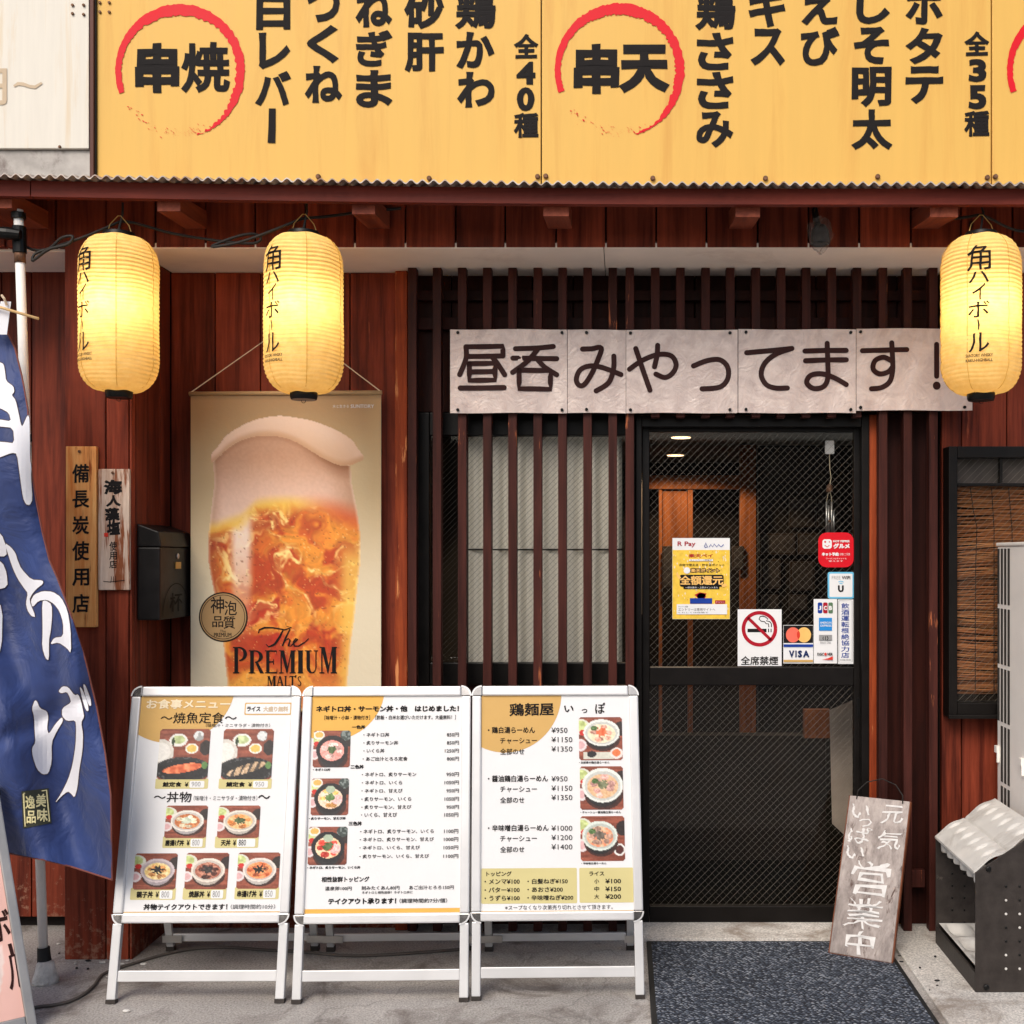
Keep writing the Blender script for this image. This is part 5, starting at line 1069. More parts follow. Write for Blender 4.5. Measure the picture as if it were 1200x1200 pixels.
def print1(T, Rc, E, Ph, Ln):
    c = at(120, 790, 5); d = at(120, 970, 5)
    E(205, 805, 71, 66, 'gold_print')
    T('お食事メニュー', *c(262, 148, 755, 205), .03, 'tan_ink' if False else 'pale_print'); T('〜焼魚定食〜', *c(345, 225, 790, 290), .006); T('（味噌汁・ミニサラダ・漬物付き）', *c(610, 290, 985, 312), .0)
    Rc(*c(836, 168, 1110, 240), 'gold_print'); Rc(*c(843, 175, 1103, 233), 'white_print'); T('ライス', *c(850, 190, 930, 220), .05)
    Rc(*c(940, 185, 1096, 224), 'gold_print') if False else None
    T('大盛り無料', *c(945, 190, 1092, 222), .05, 'gold_print' if False else 'tan_ink')
    for q, k, s_, lab, pr, lb in ((c(332, 322, 628, 617), 'salmon', 1, '鮭定食', '900', c(313, 612, 622, 672)), (c(706, 322, 1000, 617), 'mackerel', 2, '鯖定食', '950', c(684, 612, 994, 672)), (c(372, 770, 616, 960), 'karaage', 3, '唐揚げ丼', '800', c(356, 950, 608, 1018)), (c(680, 770, 924, 960), 'ten', 4, '天丼', '880', c(662, 950, 916, 1018)), (d(189, 150, 438, 362), 'oyako', 5, '親子丼', '800', d(167, 352, 432, 422)), (d(490, 147, 740, 360), 'pork', 6, '焼豚丼', '800', d(474, 350, 728, 420)), (d(793, 145, 1040, 357), 'kushi', 7, '串揚げ丼', '850', d(777, 348, 1036, 418))):
        Rc(*lb, 'olive_print'); Ph(*q, k, s_); x0, y0, x1, y1 = lb; w_ = x1 - x0; sp = .5 if len(lab) > 2 else .36; lo = .06 if len(lab) > 3 else .14
        T(lab, x0 + w_ * lo, y0 + 4, x0 + w_ * sp, y1 - 2.2, .035); T('¥', x0 + w_ * (sp + .06), y0 + 4.4, x0 + w_ * (sp + .13), y1 - 2.4, .02)
        Rc(x0 + w_ * (sp + .15), y0 + 2.8, x0 + w_ * .93, y1 - 1.2, 'white_print'); T(pr, x0 + w_ * (sp + .19), y0 + 3.8, x0 + w_ * (sp + .36), y1 - 2.6, .0, 'ink' if pr == '880' else 'grey_print')
    T('〜丼物', *c(305, 690, 525, 752), .008); T('（味噌汁・ミニサラダ・漬物付き）', *c(538, 712, 910, 742), .0); T('〜', *c(915, 708, 985, 732), .01)
    T('丼物テイクアウトできます！', *d(245, 445, 735, 482), .03); T('（調理時間約10分）', *d(755, 448, 1015, 476), .0); Ln(1068.7, 'gold_print', .003)
def print2(T, Rc, E, Ph, Ln):
    c = at(340, 790, 5.4545); d = at(340, 930, 5.4545)
    E(388, 808, 63, 60, 'amber_print')
    T('ネギトロ丼・サーモン丼・他　はじめました！', *c(168, 202, 1080, 243), .045); T('［味噌汁・小鉢・漬物付き］［酢飯・白米お選びいただけます。大盛無料！］', *c(222, 264, 1060, 292), .012)
    T('一色丼', *c(397, 327, 482, 352), .045); T('二色丼', *c(388, 580, 472, 606), .045); T('三色丼', *d(375, 178, 460, 205), .045)
    for f, y0, y1, x0, x1, s_, p, px0 in ((c, 375, 402, 470, 635, '・ネギトロ丼', '850円', 1003), (c, 427, 453, 470, 692, '・炙りサーモン丼', '850円', 1003), (c, 478, 504, 470, 604, '・いくら丼', '1250円', 990), (c, 529, 555, 465, 752, '・あご出汁とろろ定食', '800円', 1003),
        (c, 628, 655, 460, 808, '・ネギトロ、炙りサーモン', '950円', 1000), (c, 681, 707, 460, 718, '・ネギトロ、いくら', '1050円', 988), (c, 733, 759, 458, 720, '・ネギトロ、甘えび', '950円', 1000), (c, 785, 812, 457, 776, '・炙りサーモン、いくら', '1050円', 988), (c, 837, 863, 457, 776, '・炙りサーモン、甘えび', '950円', 1000), (d, 122, 150, 455, 685, '・いくら、甘えび', '1050円', 986),
        (d, 227, 255, 450, 920, '・ネギトロ、炙りサーモン、いくら', '1100円', 985), (d, 279, 306, 447, 920, '・ネギトロ、炙りサーモン、甘えび', '1000円', 984), (d, 332, 358, 445, 831, '・ネギトロ、いくら、甘えび', '1050円', 982), (d, 387, 413, 445, 889, '・炙りサーモン、いくら、甘えび', '1100円', 980)):
        T(s_, *f(x0, y0, x1, y1), .016); T(p, *f(px0, y0, 1080 if f is c else 1076, y1), .012)
    T('相性抜群トッピング', *d(203, 530, 508, 565), .03); T('温泉卵100円', *d(225, 593, 395, 619), .012); T('刻みたくあん80円', *d(458, 589, 700, 615), .012); T('あご出汁とろろ150円', *d(762, 586, 1047, 612), .012); T('ネギトロと相性抜群！ネギトロ丼に', *d(460, 622, 785, 640), .012)
    T('テイクアウト承ります！', *d(245, 668, 680, 706), .045); T('（調理時間約7分/個）', *d(700, 669, 1005, 698), .012); Ln(1067.2, 'amber_print', .014)
    Ph(*c(150, 362, 386, 596), 'negitoro', 11); T('・ネギトロ丼', *c(148, 603, 258, 620), .04); Ph(*c(137, 667, 376, 902), 'ebi', 12); T('・炙りサーモン、甘えび丼', *d(122, 150, 357, 168), .04); Ph(*d(118, 212, 366, 456), 'three', 13); T('・ネギトロ、炙りサーモン、いくら丼', *d(112, 463, 450, 482), .04)
def print3(T, Rc, E, Ph, Ln):
    c = at(545, 790, 5.5814); d = at(545, 930, 5.5814)
    E(592, 812, 66, 70, 'gold_print')
    T('鶏麺屋', *c(290, 190, 580, 276), .02, rough=.012, res=3); T('い', *c(648, 207, 710, 250), .02, rough=.02); T('っ', *c(762, 228, 800, 256), .02, rough=.02); T('ぽ', *c(850, 188, 916, 260), .015, rough=.02)
    for f, y, a, na, xa in ((c, 345, '・鶏白湯らーめん', ('950', '1150', '1350'), 458), (c, 662, '・醤油鶏白湯らーめん', ('950', '1150', '1350'), 543), (d, 203, '・辛味噌白湯らーめん', ('1000', '1200', '1400'), 547)):
        T(a, *f(150, y, xa, y + 43), .02); T('チャーシュー', *f(230, y + 72, 470, y + 111), .012); T('全部のせ', *f(230, y + 142, 388, y + 182), .012)
        for k, p in enumerate(na): T('¥' + p, *f(565, y + 5 + 61 * k, 670 if len(p) == 3 else 702, y + 40 + 61 * k), .0)
    Ph(*c(745, 282, 1028, 563), 'ramen1', 21); T('・全部乗せ鶏白湯らーめん', *c(745, 570, 945, 586), .02); Ph(*c(752, 603, 1034, 886), 'ramen2', 22); T('・チャーシュー醤油鶏白湯らーめん', *d(755, 113, 1020, 130), .02); Ph(*d(755, 147, 1044, 440), 'ramen3', 23); T('・辛味噌白湯らーめん', *d(760, 448, 925, 463), .02)
    Rc(*d(107, 487, 732, 718), 'olive_print'); Rc(*d(748, 484, 1101, 712), 'olive_print')
    for s_, q in (('トッピング', (140, 508, 305, 540)), ('・メンマ¥100', (128, 558, 358, 592)), ('・白髪ねぎ¥150', (408, 555, 672, 590)), ('・バター¥100', (128, 612, 358, 646)), ('・あおさ¥200', (408, 610, 640, 643)), ('・うずら¥100', (128, 665, 358, 700)), ('・辛味噌ねぎ¥200', (408, 662, 708, 697)), ('ライス', (812, 508, 910, 537)), ('小', (845, 557, 877, 587)), ('¥100', (917, 556, 1020, 587)), ('中', (845, 607, 877, 638)), ('¥150', (917, 607, 1020, 638)), ('大', (845, 658, 877, 688)), ('¥200', (917, 657, 1020, 688))): T(s_, *d(*q), .02)
    T('※スープなくなり次第売り切れとさせて頂きます。', *d(262, 727, 965, 758), .0); Ln(1067.4, 'gold_print', .002)
menu_board('white framed menu board with grilled fish and rice bowl photographs, nearest the flag', (157, 805), (354.2, 805), (124.4, 1176), (334, 1175), (1070, 1081.5), print1)
menu_board('white framed menu board listing raw fish rice bowls with an amber quarter circle', (356.4, 805), (552.7, 804.5), (341.6, 1176), (549.6, 1173.5), (1070.5, 1082), print2)
menu_board('white framed ramen menu board with pale olive topping boxes, beside the doormat', (554, 804), (747.6, 804), (552, 1172), (756, 1170), (1067.7, 1078.7), print3)

# ------------------------------------------------------------------ door mat, leaning sign
t = thing('door_mat', 'dark blue grey speckled mat in front of the sliding door', 'door mat', (.55, 3.8, 0))
y0, y1 = 3.0, GD(1105.5); x0, x1 = X(757.5, y1), X(1036, y1)
n = 46; m_ = 90; vs = []; fs = []
def hm(x, y): return .0135 + .0012 * math.sin(x * 9 + 1) * math.sin(y * 7)
vs = [(x0 + .018 + (x1 - x0 - .036) * i / n, y0 + .018 + (y1 - y0 - .036) * j / m_, hm(x0 + (x1 - x0) * i / n, y0 + (y1 - y0) * j / m_)) for j in range(m_ + 1) for i in range(n + 1)]
fs = [(j * (n + 1) + i, j * (n + 1) + i + 1, (j + 1) * (n + 1) + i + 1, (j + 1) * (n + 1) + i) for j in range(m_) for i in range(n)]
MB().add(vs, fs).build('pile', M['mat'], t, smooth=True)
MB().box(x0, x1, y0, y1, .0005, .010).build('rubber_edge', M['rubber'], t, bevel=.004)
gm = lambda py: (CAMZ - .0155) * F / (py - CY)
b = Board((971.6, 1116, gm(1116)), (1044.5, 1128.6, gm(1128.6)), (996, 932, 4.36), (1066, 939, 4.26))
t = thing('leaning_sign', 'grey weathered plank sign with white brush writing leaning by the door', 'sign', tuple(b.pt(b.w / 2, 0)))
mb = MB(); b.slab(mb, 0, 0, b.w, b.h, -.024, 0); mb.build('board', M['sign_wood'], t, bevel=.004)
mb = MB()
for a in ((0, .002, -.003, b.h - .002), ): pass
for u0, v0, u1, v1 in ((-.0035, 0, -.0005, b.h), (b.w + .0005, 0, b.w + .0035, b.h), (0, -.004, b.w, -.0005)): b.slab(mb, u0, v0, u1, v1, -.022, -.002)
mb.build('edging', M['edge_wood'], t)
mb = MB()
for ch, x0, y0, x1, y1, bo in (('元', 275, 345, 365, 422, .006), ('気', 260, 445, 355, 522, .005), ('い', 160, 342, 232, 397, .005), ('っ', 188, 398, 240, 432, .005), ('ぱ', 145, 430, 240, 497, .004), ('い', 138, 505, 212, 556, .005), ('営', 155, 563, 312, 702, 0), ('業', 130, 705, 284, 832, 0), ('中', 135, 835, 252, 932, .006)):
    u0, v1, u1, v0 = b.rect(950 + x0 / 3.3333, 840 + y0 / 3.3333, 950 + x1 / 3.3333, 840 + y1 / 3.3333)
    mb.glyph(ch, u0, v0, u1, v1, lambda u, v, q=v0 + v1: b.pt(u, q - v, .0018), bo, .034, 4, seed=ord(ch) % 17)
mb.build('lettering', plain('chalky white brush paint', (.68, .665, .65), .8, var=.12, scale=40), t)
MB().tube([b.pt(.028, b.h - .012, .002), b.pt(.03, b.h + .02, .004), b.pt(.06, b.h + .055, .004), b.pt(.115, b.h + .074, 0), b.pt(.17, b.h + .055, .004), b.pt(.20, b.h + .018, .004), b.pt(.203, b.h - .012, .002)], .0022, 6).build('wire_handle', M['cable'], t, smooth=True)

# ------------------------------------------------------------------ umbrella stand
ux0, ux1, uy0, uy1 = 1.158, 1.372, 3.79, 4.275
t = thing('umbrella_stand', 'dark steel umbrella stand with pale holed top and drip tray', 'umbrella stand', (ux0, uy0, 0))
def gable(y, th=.006):
    za, zb_ = .405, .545; pts = [(ux0, .012), (ux1, .012), (ux1, zb_), (ux0, za)]
    return MB().add([(x, y, z) for x, z in pts] + [(x, y + th, z) for x, z in pts], [(0, 1, 2, 3), (7, 6, 5, 4), (0, 4, 5, 1), (1, 5, 6, 2), (2, 6, 7, 3), (3, 7, 4, 0)])
for y in (uy0, uy1 - .006): gable(y).build('side_panel', M['dark_steel'], t, bevel=.0015)
for i in range(7):
    for k in range(2):
        for y in (uy0 - .0012,):
            o = MB().disc((ux0 + .10 + .045 * k, y, .36 - .045 * i), .0042, 8, .002).build('perforation', M['tray'] if (i + k * 3) % 4 in (1, 2) else M['black'], t)
        MB().disc((ux0 + .06 + .045 * k, uy1 - .0075, .36 - .045 * i), .0042, 8, .002).build('perforation', M['black'], t)
for z, x in ((.418, .042), (.03, .035)): MB().disc((ux0 + x, uy0 - .003, z), .009, 12, .006).build('bolt', M['black'], t)
nu, nv = 56, 132; vs = []; L = math.hypot(ux1 - ux0, .14)
def top_z(a, b_):                                       # a along the slope 0..1, b along the depth 0..1
    z = .409 + .14 * a + .012 * math.sin(math.pi * a * 2) ** 2
    for c in range(2):
        for r in range(6):
            da = (a - (.27 + .48 * c) - .03) / .15; db = (b_ - (r + .5) / 6) / .042; q = da * da + db * db
            if q < 1: z -= .011 * (.5 + .5 * math.cos(math.pi * q ** .5))
    if abs(a - .505) < .012: z -= .006
    return z
for j in range(nv + 1):
    for i in range(nu + 1):
        a, b_ = i / nu, j / nv; vs.append((ux0 - .004 + (ux1 - ux0 + .008) * a, uy0 + .0065 + (uy1 - uy0 - .013) * b_, top_z(a, b_)))
K = len(vs); vs += [(x, y, z - .008) for x, y, z in vs]
fs = [(j * (nu + 1) + i, j * (nu + 1) + i + 1, (j + 1) * (nu + 1) + i + 1, (j + 1) * (nu + 1) + i) for j in range(nv) for i in range(nu)]; fs += [tuple(K + q for q in f[::-1]) for f in fs]
ed = [i for i in range(nu + 1)] + [j * (nu + 1) + nu for j in range(1, nv + 1)] + [nv * (nu + 1) + i for i in range(nu - 1, -1, -1)] + [j * (nu + 1) for j in range(nv - 1, 0, -1)]
fs += [(ed[i], ed[(i + 1) % len(ed)], K + ed[(i + 1) % len(ed)], K + ed[i]) for i in range(len(ed))]
top = MB().add(vs, fs).build('holder_top', M['tray'], t, smooth=True, sharp=50)
for r in range(6): MB().lathe([(.019, -.045), (.021, -.04), (.024, .01)], (ux0 + .03, uy0 + .0065 + (uy1 - uy0 - .013) * (r + .5) / 6, .405), 16).build('cup', M['tray'], t, smooth=True)
mb = MB(); mb.box(ux0, ux0 + .008, uy0 + .0065, uy1 - .0065, .012, .075); mb.box(ux1 - .008, ux1, uy0 + .0065, uy1 - .0065, .012, .075); mb.box(ux0 + .0085, ux1 - .0085, uy0 + .0065, uy1 - .0065, .012, .02); mb.build('base_pan', M['dark_steel'], t, bevel=.001)
nu, nv = 24, 54; vs = []
for j in range(nv + 1):
    for i in range(nu + 1):
        a, b_ = i / nu, j / nv; z = .088
        for r in range(3):
            for c in range(2):
                da = abs(a - (.27 + .46 * c)) / .19; db = abs(b_ - (r + .5) / 3) / .145; q = (da ** 4 + db ** 4) ** .25
                if q < 1: z -= .03 * min(1, (1 - q) * 4)
        vs.append((ux0 + .010 + (ux1 - ux0 - .02) * a, uy0 + .010 + (uy1 - uy0 - .02) * b_, z))
MB().add(vs, [(j * (nu + 1) + i, j * (nu + 1) + i + 1, (j + 1) * (nu + 1) + i + 1, (j + 1) * (nu + 1) + i) for j in range(nv) for i in range(nu)]).build('drip_tray', M['tray'], t, smooth=True)

# ------------------------------------------------------------------ air conditioner
ax0, ax1, ay0, ay1, az1 = 1.417, 2.38, 3.97, 4.37, 1.495
t = thing('air_conditioner', 'cream outdoor air conditioner unit with slotted side grille at the right edge', 'air conditioner', (ax0, ay0, 0))
MB().box(ax0, ax1, ay0, ay1, .05, az1 - .014).build('casing', M['ac'], t, bevel=.008)
MB().box(ax0 - .004, ax1 + .004, ay0 - .006, ay1 + .002, az1 - .013, az1).build('top_cover', M['ac'], t, bevel=.004)
for yy in (ay0 + .05, ay1 - .09): MB().box(ax0 + .05, ax1 - .05, yy, yy + .05, 0, .049).build('foot_rail', M['dark_steel'], t)
rows = [(643, 708), (713, 778), (783, 845), (850, 915), (920, 985), (990, 1050)]
for k, (a, b_) in enumerate(rows):
    for c in range(4):
        if k >= 3 and c == 0: continue
        yc = 4.362 - .038 * c - .012; MB().box(ax0 - .0015, ax0 + .0003, yc - .011, yc + .011, Z(b_, 4.33), Z(a, 4.33)).build('vent_slot', M['slot'], t)
for yy in (4.366, 4.10):
    hd = MB(); hd.box(ax0 - .012, ax0 - .0005, yy - .028, yy, Z(882, 4.35), Z(874, 4.35)); hd.box(ax0 - .010, ax0 - .0005, yy - .028, yy - .020, Z(893, 4.35), Z(882, 4.35)); hd.build('side_handle', M['ac'], t, bevel=.001, weld=True)

# ------------------------------------------------------------------ sensor lamp wrapped in film
t = thing('sensor_lamp', 'small dark sensor lamp wrapped in crumpled clear plastic under the eave', 'lamp', P(958, 252, 4.1))
MB().tube([P(955, 246, 4.128), P(956, 256, 4.08), P(958, 264, 4.06)], .012, 10).build('bracket', M['black'], t)
MB().lathe([(.018, .03), (.030, .01), (.034, -.035), (.028, -.04)], P(961, 274, 4.03), 18).build('lamp_head', M['black'], t, smooth=True, sharp=40)
r3 = np.random.default_rng(12); mb = MB(); c = P(961, 275, 4.03); q = MB().sphere((0, 0, 0), 1, 14, 10)
mb.add([(c.x + x * .045 * (1 + .35 * (r3.random() - .5)), c.y + y * .045 * (1 + .35 * (r3.random() - .5)), c.z + z * .06 * (1 + .4 * (r3.random() - .5))) for x, y, z in q.v], q.f).build('plastic_wrap', M['film'], t)

# ------------------------------------------------------------------ flag, poles, pink sign, cord
DFL = 3.72
redge = [(380, 2), (387, 7), (408, 17.5), (440.7, 25.7), (480, 32.7), (539, 35), (585, 42), (625, 50), (657, 58), (677, 67), (720, 83), (773, 100), (827, 113), (880, 123), (933, 130), (973, 130.5), (1031.7, 131.5)]
def flag_pt(u, v, off=0.0):
    f = .046 * math.sin((u - .30 * v) * .060 + 1.2) * min(1, max(.25, (v - 380) / 300)) + .022 * math.sin((u * .8 + v * .55) * .035) + .012 * math.sin(v * .021 + u * .03)
    f += .055 * math.exp(-((u - 62 - (v - 740) * .10) / 13) ** 2) * math.exp(-((v - 770) / 80) ** 2) + .020 * math.exp(-((v - 868 + u * .5) / 12) ** 2)
    return P(u, v, DFL + f - off)
t = thing('nobori_flag', 'blue vertical cloth flag with large white brush writing at the left edge', 'flag', P(-60, 1060, DFL))
nu, nv = 46, 150; vs = []; fs = []
for lay in (0, -.0012):
    for j in range(nv + 1):
        v = 372 + (1031.7 - 372) * j / nv
        for i in range(nu + 1):
            s_ = i / nu; ur = np.interp(v, [a for a, _ in redge], [b_ for _, b_ in redge]); u = -105 + (ur + 105) * s_
            bot = np.interp(u, [-105, 0, 13, 50, 83, 131], [985, 997, 1000, 1007, 1015, 1031.7]); vv = 372 + (min(v, 1031.7) - 372) * (bot - 372) / (1031.7 - 372)
            ur2 = np.interp(vv, [a for a, _ in redge], [b_ for _, b_ in redge]); u = -105 + (ur2 + 105) * s_
            vs.append(tuple(flag_pt(u, vv, lay)))
K = (nu + 1) * (nv + 1)
for q in (0, K): fs += [(q + j * (nu + 1) + i, q + j * (nu + 1) + i + 1, q + (j + 1) * (nu + 1) + i + 1, q + (j + 1) * (nu + 1) + i) for j in range(nv) for i in range(nu)]
MB().add(vs, fs).build('cloth', M['navy'], t, smooth=True)
MB().tube([flag_pt(u, v, .001) for v, u in redge] + [flag_pt(u, v, .001) for u, v in ((131, 1031), (83, 1015.5), (50, 1007.5), (13, 1000.5), (0, 997.5), (-40, 993))], .0028, 6).build('hem', M['hem'], t)
def flagpoly(mb, pts, grow, off):
    bm = bmesh.new(); cx = sum(p[0] for p in pts) / len(pts); n = len(pts); q = []
    ar = sum(pts[i][0] * pts[(i + 1) % n][1] - pts[(i + 1) % n][0] * pts[i][1] for i in range(n)); sg = 1 if ar > 0 else -1
    for i, p in enumerate(pts):
        a, b_ = pts[i - 1], pts[(i + 1) % n]; dx, dy = b_[0] - a[0], b_[1] - a[1]; l = math.hypot(dx, dy) or 1; q.append((p[0] + sg * dy / l * grow, p[1] - sg * dx / l * grow))
    f = bm.faces.new([bm.verts.new((x, y, 0)) for x, y in q]); bm.normal_update(); bmesh.ops.triangulate(bm, faces=[f])
    for k in range(-14, 48):
        bmesh.ops.bisect_plane(bm, geom=bm.verts[:] + bm.edges[:] + bm.faces[:], plane_co=(k * 5, 0, 0), plane_no=(1, 0, 0))
    for k in range(74, 210): bmesh.ops.bisect_plane(bm, geom=bm.verts[:] + bm.edges[:] + bm.faces[:], plane_co=(0, k * 5, 0), plane_no=(0, 1, 0))
    bm.verts.index_update(); mb.add([flag_pt(v.co.x, v.co.y, off) for v in bm.verts], [[v.index for v in f.verts] for f in bm.faces]); bm.free()
s1 = lambda pts: [(x / 4.2857, 380 + y / 4.2857) for x, y in pts]; s2 = lambda pts: [(x / 3, 640 + y / 3) for x, y in pts]
A_ = [(-60, 190), (0, 190), (18, 200), (25, 235), (30, 285), (68, 312), (72, 340), (58, 355), (78, 380), (92, 440), (104, 500), (112, 515), (140, 452), (148, 472), (150, 580), (151, 680), (158, 715), (155, 760), (163, 880), (150, 908), (130, 905), (115, 870), (100, 760), (85, 650), (60, 645), (0, 668), (-70, 690), (-70, 585), (0, 590), (25, 592), (72, 598), (66, 520), (0, 513), (-60, 512), (-60, 478), (0, 478), (56, 488), (45, 445), (0, 420), (-60, 415)]
polys = [s1(A_), s2([(16, -12), (38, 3), (55, 25), (62, 50), (75, 80), (110, 118), (150, 120), (152, 132), (128, 150), (113, 168), (102, 190), (126, 250), (110, 246), (96, 225), (91, 200), (98, 165), (86, 150), (62, 115), (45, 78), (32, 40)]),
    s2([(148, 195), (160, 190), (182, 205), (183, 250), (178, 300), (172, 330), (172, 402), (160, 395), (148, 355), (150, 300)]), s2([(108, 192), (120, 170), (150, 158), (185, 160), (215, 180), (237, 225), (248, 290), (250, 378), (235, 358), (205, 338), (176, 346), (190, 322), (222, 318), (222, 270), (210, 230), (190, 203), (165, 188), (135, 192), (114, 216)]),
    s2([(122, 542), (130, 545), (140, 570), (165, 580), (170, 600), (165, 640), (171, 662), (195, 625), (218, 600), (222, 615), (200, 650), (181, 690), (182, 760), (170, 800), (150, 803), (130, 785), (115, 740), (112, 710), (125, 690), (122, 650), (120, 600), (112, 570)]),
    s2([(205, 510), (220, 492), (240, 495), (262, 525), (275, 520), (285, 545), (292, 580), (296, 600), (285, 620), (292, 660), (290, 720), (278, 790), (272, 850), (262, 885), (250, 870), (238, 862), (215, 880), (192, 905), (215, 870), (240, 820), (255, 770), (266, 700), (268, 640), (265, 612), (235, 615), (218, 598), (218, 570), (250, 550), (245, 530), (235, 512), (215, 518)]),
    s2([(280, 492), (290, 505), (308, 550), (312, 580), (302, 578), (288, 535)]), s2([(292, 485), (300, 488), (318, 535), (321, 562), (312, 560), (298, 520)]), [(-8, 655), (3, 659), (8, 672), (9, 688), (-8, 692)], [(-8, 622), (2, 626), (7, 640), (8, 652), (-8, 652)], [(-8, 700), (3, 712), (2, 760), (-8, 775)]]
mb = MB(); mo = MB()
chai = lambda p: [q_ for i in range(len(p)) for q_ in ((p[i][0] * .8 + p[(i + 1) % len(p)][0] * .2, p[i][1] * .8 + p[(i + 1) % len(p)][1] * .2), (p[i][0] * .2 + p[(i + 1) % len(p)][0] * .8, p[i][1] * .2 + p[(i + 1) % len(p)][1] * .8))]
for p in map(chai, polys): flagpoly(mo, p, .9, .0022); flagpoly(mb, p, 0, .0040)
mo.build('lettering_outline', M['flag_edge'], t); mb.build('lettering', M['flag_white'], t)
sq = lambda g: [(26.5 - g, 929 - g), (55.5 + g, 925 - g), (59 + g, 963 + g), (28.5 - g, 969.5 + g)]
mb = MB(); flagpoly(mb, sq(1.5), 0, .0022); sl_ = mb.build('seal', M['seal_dark'], t)
mb = MB(); mf = lambda u, v: flag_pt(u, v, .0045)
q_ = sq(-1); stroke(mb, q_ + [q_[0]], 1.8, mf)
for ch, a, b_, c, d in (('美', 42, 930, 54, 946), ('味', 43.5, 947.5, 56, 963), ('逸', 29.5, 932, 41, 948), ('品', 31, 950, 42, 965)): mb.glyph(ch, a, b_, c, d, mf, .025, .01, 2)
mb.build('seal_lettering', M['seal_cream'], t)
MB().tube([P(-100, 100, DFL + .03), P(-104, 1190, DFL + .03)], .012, 12).build('flag_pole', M['white_paint'], t, smooth=True)
MB().tube([P(-100, 348, DFL + .01), P(-20, 354, DFL - .02), P(45, 373.5, DFL - .03)], .0045, 8).build('crossbar', plain('bamboo rod', srgb(226, 186, 130), .5), t, smooth=True)
mb = MB(); mb.add([P(a, b_, DFL + c) for c in (-.006, -.004) for a, b_ in ((1, 353), (13, 353.5), (8, 392), (-12, 392))], [(0, 1, 2, 3), (7, 6, 5, 4), (0, 4, 5, 1), (1, 5, 6, 2), (2, 6, 7, 3), (3, 7, 4, 0)]).build('loop_tab', M['flag_white'], t)
MB().tube([P(2, 346, DFL - .014), P(5, 350, DFL - .02), P(8, 358, DFL - .012)], .004, 6).build('loop_cord', M['tan_ink'], t)
# white pole under the eave
t = thing('support_pole', 'white painted steel pole on a small cement foot behind the blue flag', 'pole', P(53, 1160, 3.90))
pa, pb_ = P(21.5, 246, 3.93), P(51, 1122, 3.93)
MB().tube([pa, pa.lerp(pb_, .2), pa.lerp(pb_, .6), pb_], .0155, 14).build('tube', M['white_paint'], t, smooth=True)
k = lambda f: pa.lerp(pb_, f)
MB().tube([k(.004), k(.012)], .024, 14).build('top_plate', M['black'], t); MB().tube([k(.052), k(.071)], .0185, 14).build('rusty_band', M['rust'], t, smooth=True)
MB().tube([k(.022), k(.058)], .022, 12).build('clamp', M['black'], t, bevel=.002)
MB().tube([k(.04) + Vector((.02, -.03, .01)), k(.04) + Vector((-.02, -.035, .012)), k(.04) + Vector((-.05, -.04, .014))], [.016, .022, .02], 12).build('clamp_arm', M['black'], t)
MB().tube([k(.04) + Vector((-.05, -.04, .014)), k(.04) + Vector((-.085, -.042, .02)), k(.04) + Vector((-.14, -.042, .03))], [.017, .022, .024], 14).build('lamp_barrel', plain('pale blue enamel', srgb(150, 180, 175), .4), t, smooth=True)
MB().tube([k(.30) + Vector((.0155, 0, 0)), k(.31) + Vector((.018, 0, 0))], .003, 6).build('rivet', M['black'], t)
MB().tube([P(51, 1110, 3.93), P(51.5, 1120, 3.93), P(53, 1138, 3.92)], [.020, .021, .026], 16).build('rubber_boot', M['rubber'], t, smooth=True, sharp=50)
MB().lathe([(.043, 0), (.042, .012), (.034, .035), (.028, .065), (.024, .07)], (P(53, 1138, 3.92).x + .006, 3.91, 0), 18).build('cement_foot', M['cement'], t, smooth=True)
# pink sign at lower left
P_bl, P_br, P_tl, P_tr = P(-170, 1258, 3.27), P(44, 1206, 3.53), P(-215, 930, 3.42), P(2, 940, 3.66)
b = Board.__new__(Board); b.o = P_bl; b.w = (P_br - P_bl).length; b.U = (P_br - P_bl) / b.w; _v = ((P_tl - P_bl) + (P_tr - P_br)) / 2; b.h = _v.length; b.V = _v / b.h; b.N = b.U.cross(b.V).normalized()
if b.N.y > 0: b.N = -b.N
t = thing('highball_sign', 'grey framed pink sign board with black katakana at the lower left corner', 'sign board', tuple(b.pt(b.w / 2, 0)))
mb = MB()
b.slab(mb, b.w - .028, 0, b.w, b.h, -.02, .012); b.slab(mb, 0, 0, .028, b.h, -.02, .012); b.slab(mb, .0285, b.h - .028, b.w - .0285, b.h, -.02, .012); b.slab(mb, .0285, .0, b.w - .0285, .045, -.02, .012); mb.build('frame', plain('grey aluminium frame', (.36, .35, .34), .4, .5), t, bevel=.004)
def pinkfn(U, V):
    c = lambda r, g, b_: np.array([r, g, b_], float); n = fbm(U * 4 + 9, V * 4 + 9, 4, 2); col = c(232, 186, 174) + (n[..., None] - .5) * 30
    g = ((U - .62) / .3) ** 2 + ((V - .28) / .26) ** 2; col = np.where((g < 1)[..., None], c(236, 214, 206) + (fbm(U * 14 + 5, V * 14 + 5, 3, 7)[..., None] - .5) * c(70, 60, 60), col)
    return lin(col)
grid_print(pinkfn, 0, 0, 1, 1, 60, 60, lambda u, v: b.pt(.0285 + u * (b.w - .057), .0455 + v * (b.h - .074), .003)).build('printed_sheet', M['print'], t)
mb = MB(); b.slab(mb, .0285, .0455, b.w - .0285, b.h - .0285, -.012, .001); mb.build('backing', M['paper'], t)
mb = MB()
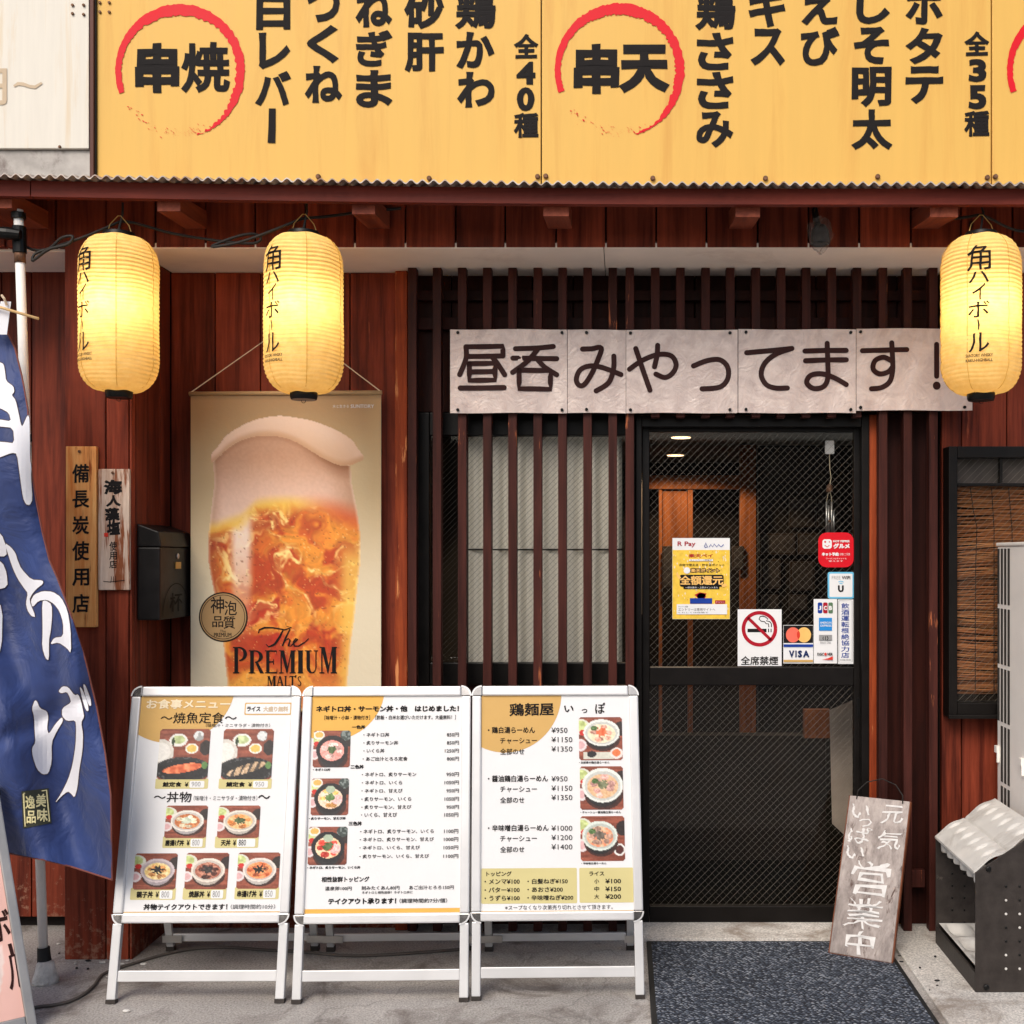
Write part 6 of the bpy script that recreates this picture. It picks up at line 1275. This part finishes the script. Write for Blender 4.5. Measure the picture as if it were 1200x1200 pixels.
for ch, x0, y0, x1, y1 in (('ハ', -26, 966, -4, 992), ('イ', -20, 996, 2, 1030), ('ボ', -13, 1066, 12, 1104), ('ル', 8, 1118, 25, 1160)):
    u0, v1, u1, v0 = b.rect(x0, y0, x1, y1); u1 = max(u1, u0 + .05); mb.glyph(ch, u0, v0, u1, v1, lambda u, v, q=v0 + v1: b.pt(u, q - v, .0045), .02, .008, 3)
stroke(mb, [b.uv(11, 1106), b.uv(15, 1121)], .010, b.mp(.0045)); mb.build('lettering', M['brown_ink'], t)
mb = MB(); b.slab(mb, b.w - .03, b.h - .03, b.w + .003, b.h + .004, -.022, .015); mb.build('corner_cap', M['black'], t, bevel=.003)
for u in (.03, b.w - .03): MB().bar(b.pt(u, b.h - .05, -.022), b.pt(u, 0, -.022) + Vector((-.2 * b.N.x, -.2 * b.N.y, .0)) * 1.0, .02, .02).build('rear_leg', M['dark_steel'], t)
gp = lambda px, py, h=.006: P(px, py, GD(py)) + Vector((0, 0, h))
q = [gp(30, 1186), gp(45, 1182), gp(62, 1180), gp(80, 1176), gp(97, 1168), gp(110, 1157), gp(122, 1143), gp(150, 1133), gp(190, 1121), gp(225, 1114), gp(265, 1112), gp(310, 1115), gp(352, 1117), gp(420, 1122), gp(520, 1116), gp(560, 1112)]
out = []
for i in range(len(q) - 1):
    p0, p1, p2, p3 = q[max(i - 1, 0)], q[i], q[i + 1], q[min(i + 2, len(q) - 1)]
    for k_ in range(8):
        s_ = k_ / 8; out.append(.5 * ((2 * p1) + (p2 - p0) * s_ + (2 * p0 - 5 * p1 + 4 * p2 - p3) * s_ * s_ + (3 * p1 - p0 - 3 * p2 + p3) * s_ ** 3))
o = MB().tube(out, .0055, 8).build('extension_cord', M['cord'], None, smooth=True); o['label'] = 'grey power cord snaking on the pavement behind the menu boards'; o['category'] = 'cord'
for k_, (px, py) in enumerate(((168, 1131), (120, 1129), (148, 1186))):
    o = MB().sphere(gp(px, py, .004), .009, 6, 4, (1.4, .8, .5)).build('stone_chip', M['cement'], None); o['label'] = ['pale stone chip beside the foot of the pillar', 'small stone chip between pillar and nearest menu board', 'small dark chip in front of the fish menu board'][k_]; o['category'] = 'stone chip'

r5 = np.random.default_rng(3)
for k_ in range(22):
    px, py = (r5.uniform(60, 160), r5.uniform(1094, 1150)) if k_ < 14 else (r5.uniform(1050, 1100), r5.uniform(1112, 1180))
    g_ = .004 + (.012 if px > 1045 else 0); sz = r5.uniform(.003, .007)
    o = MB().sphere(gp(px, py, g_), sz, 6, 4, (1.5 * r5.random() + .5, 1, .5)).build('debris_chip', M['rubber'] if k_ % 2 or k_ >= 14 else M['cement'], None)
    o['label'] = 'tiny crumb of grit lying on the pavement at the foot of the boards' if k_ < 14 else 'tiny dark crumb of grit on the pale concrete beside the umbrella stand'; o['category'] = 'grit'; o['group'] = 'crumbs of grit by the pillar' if k_ < 14 else 'crumbs of grit by the umbrella stand'
bpy.data.objects.remove(_fo); bpy.data.curves.remove(_fc)
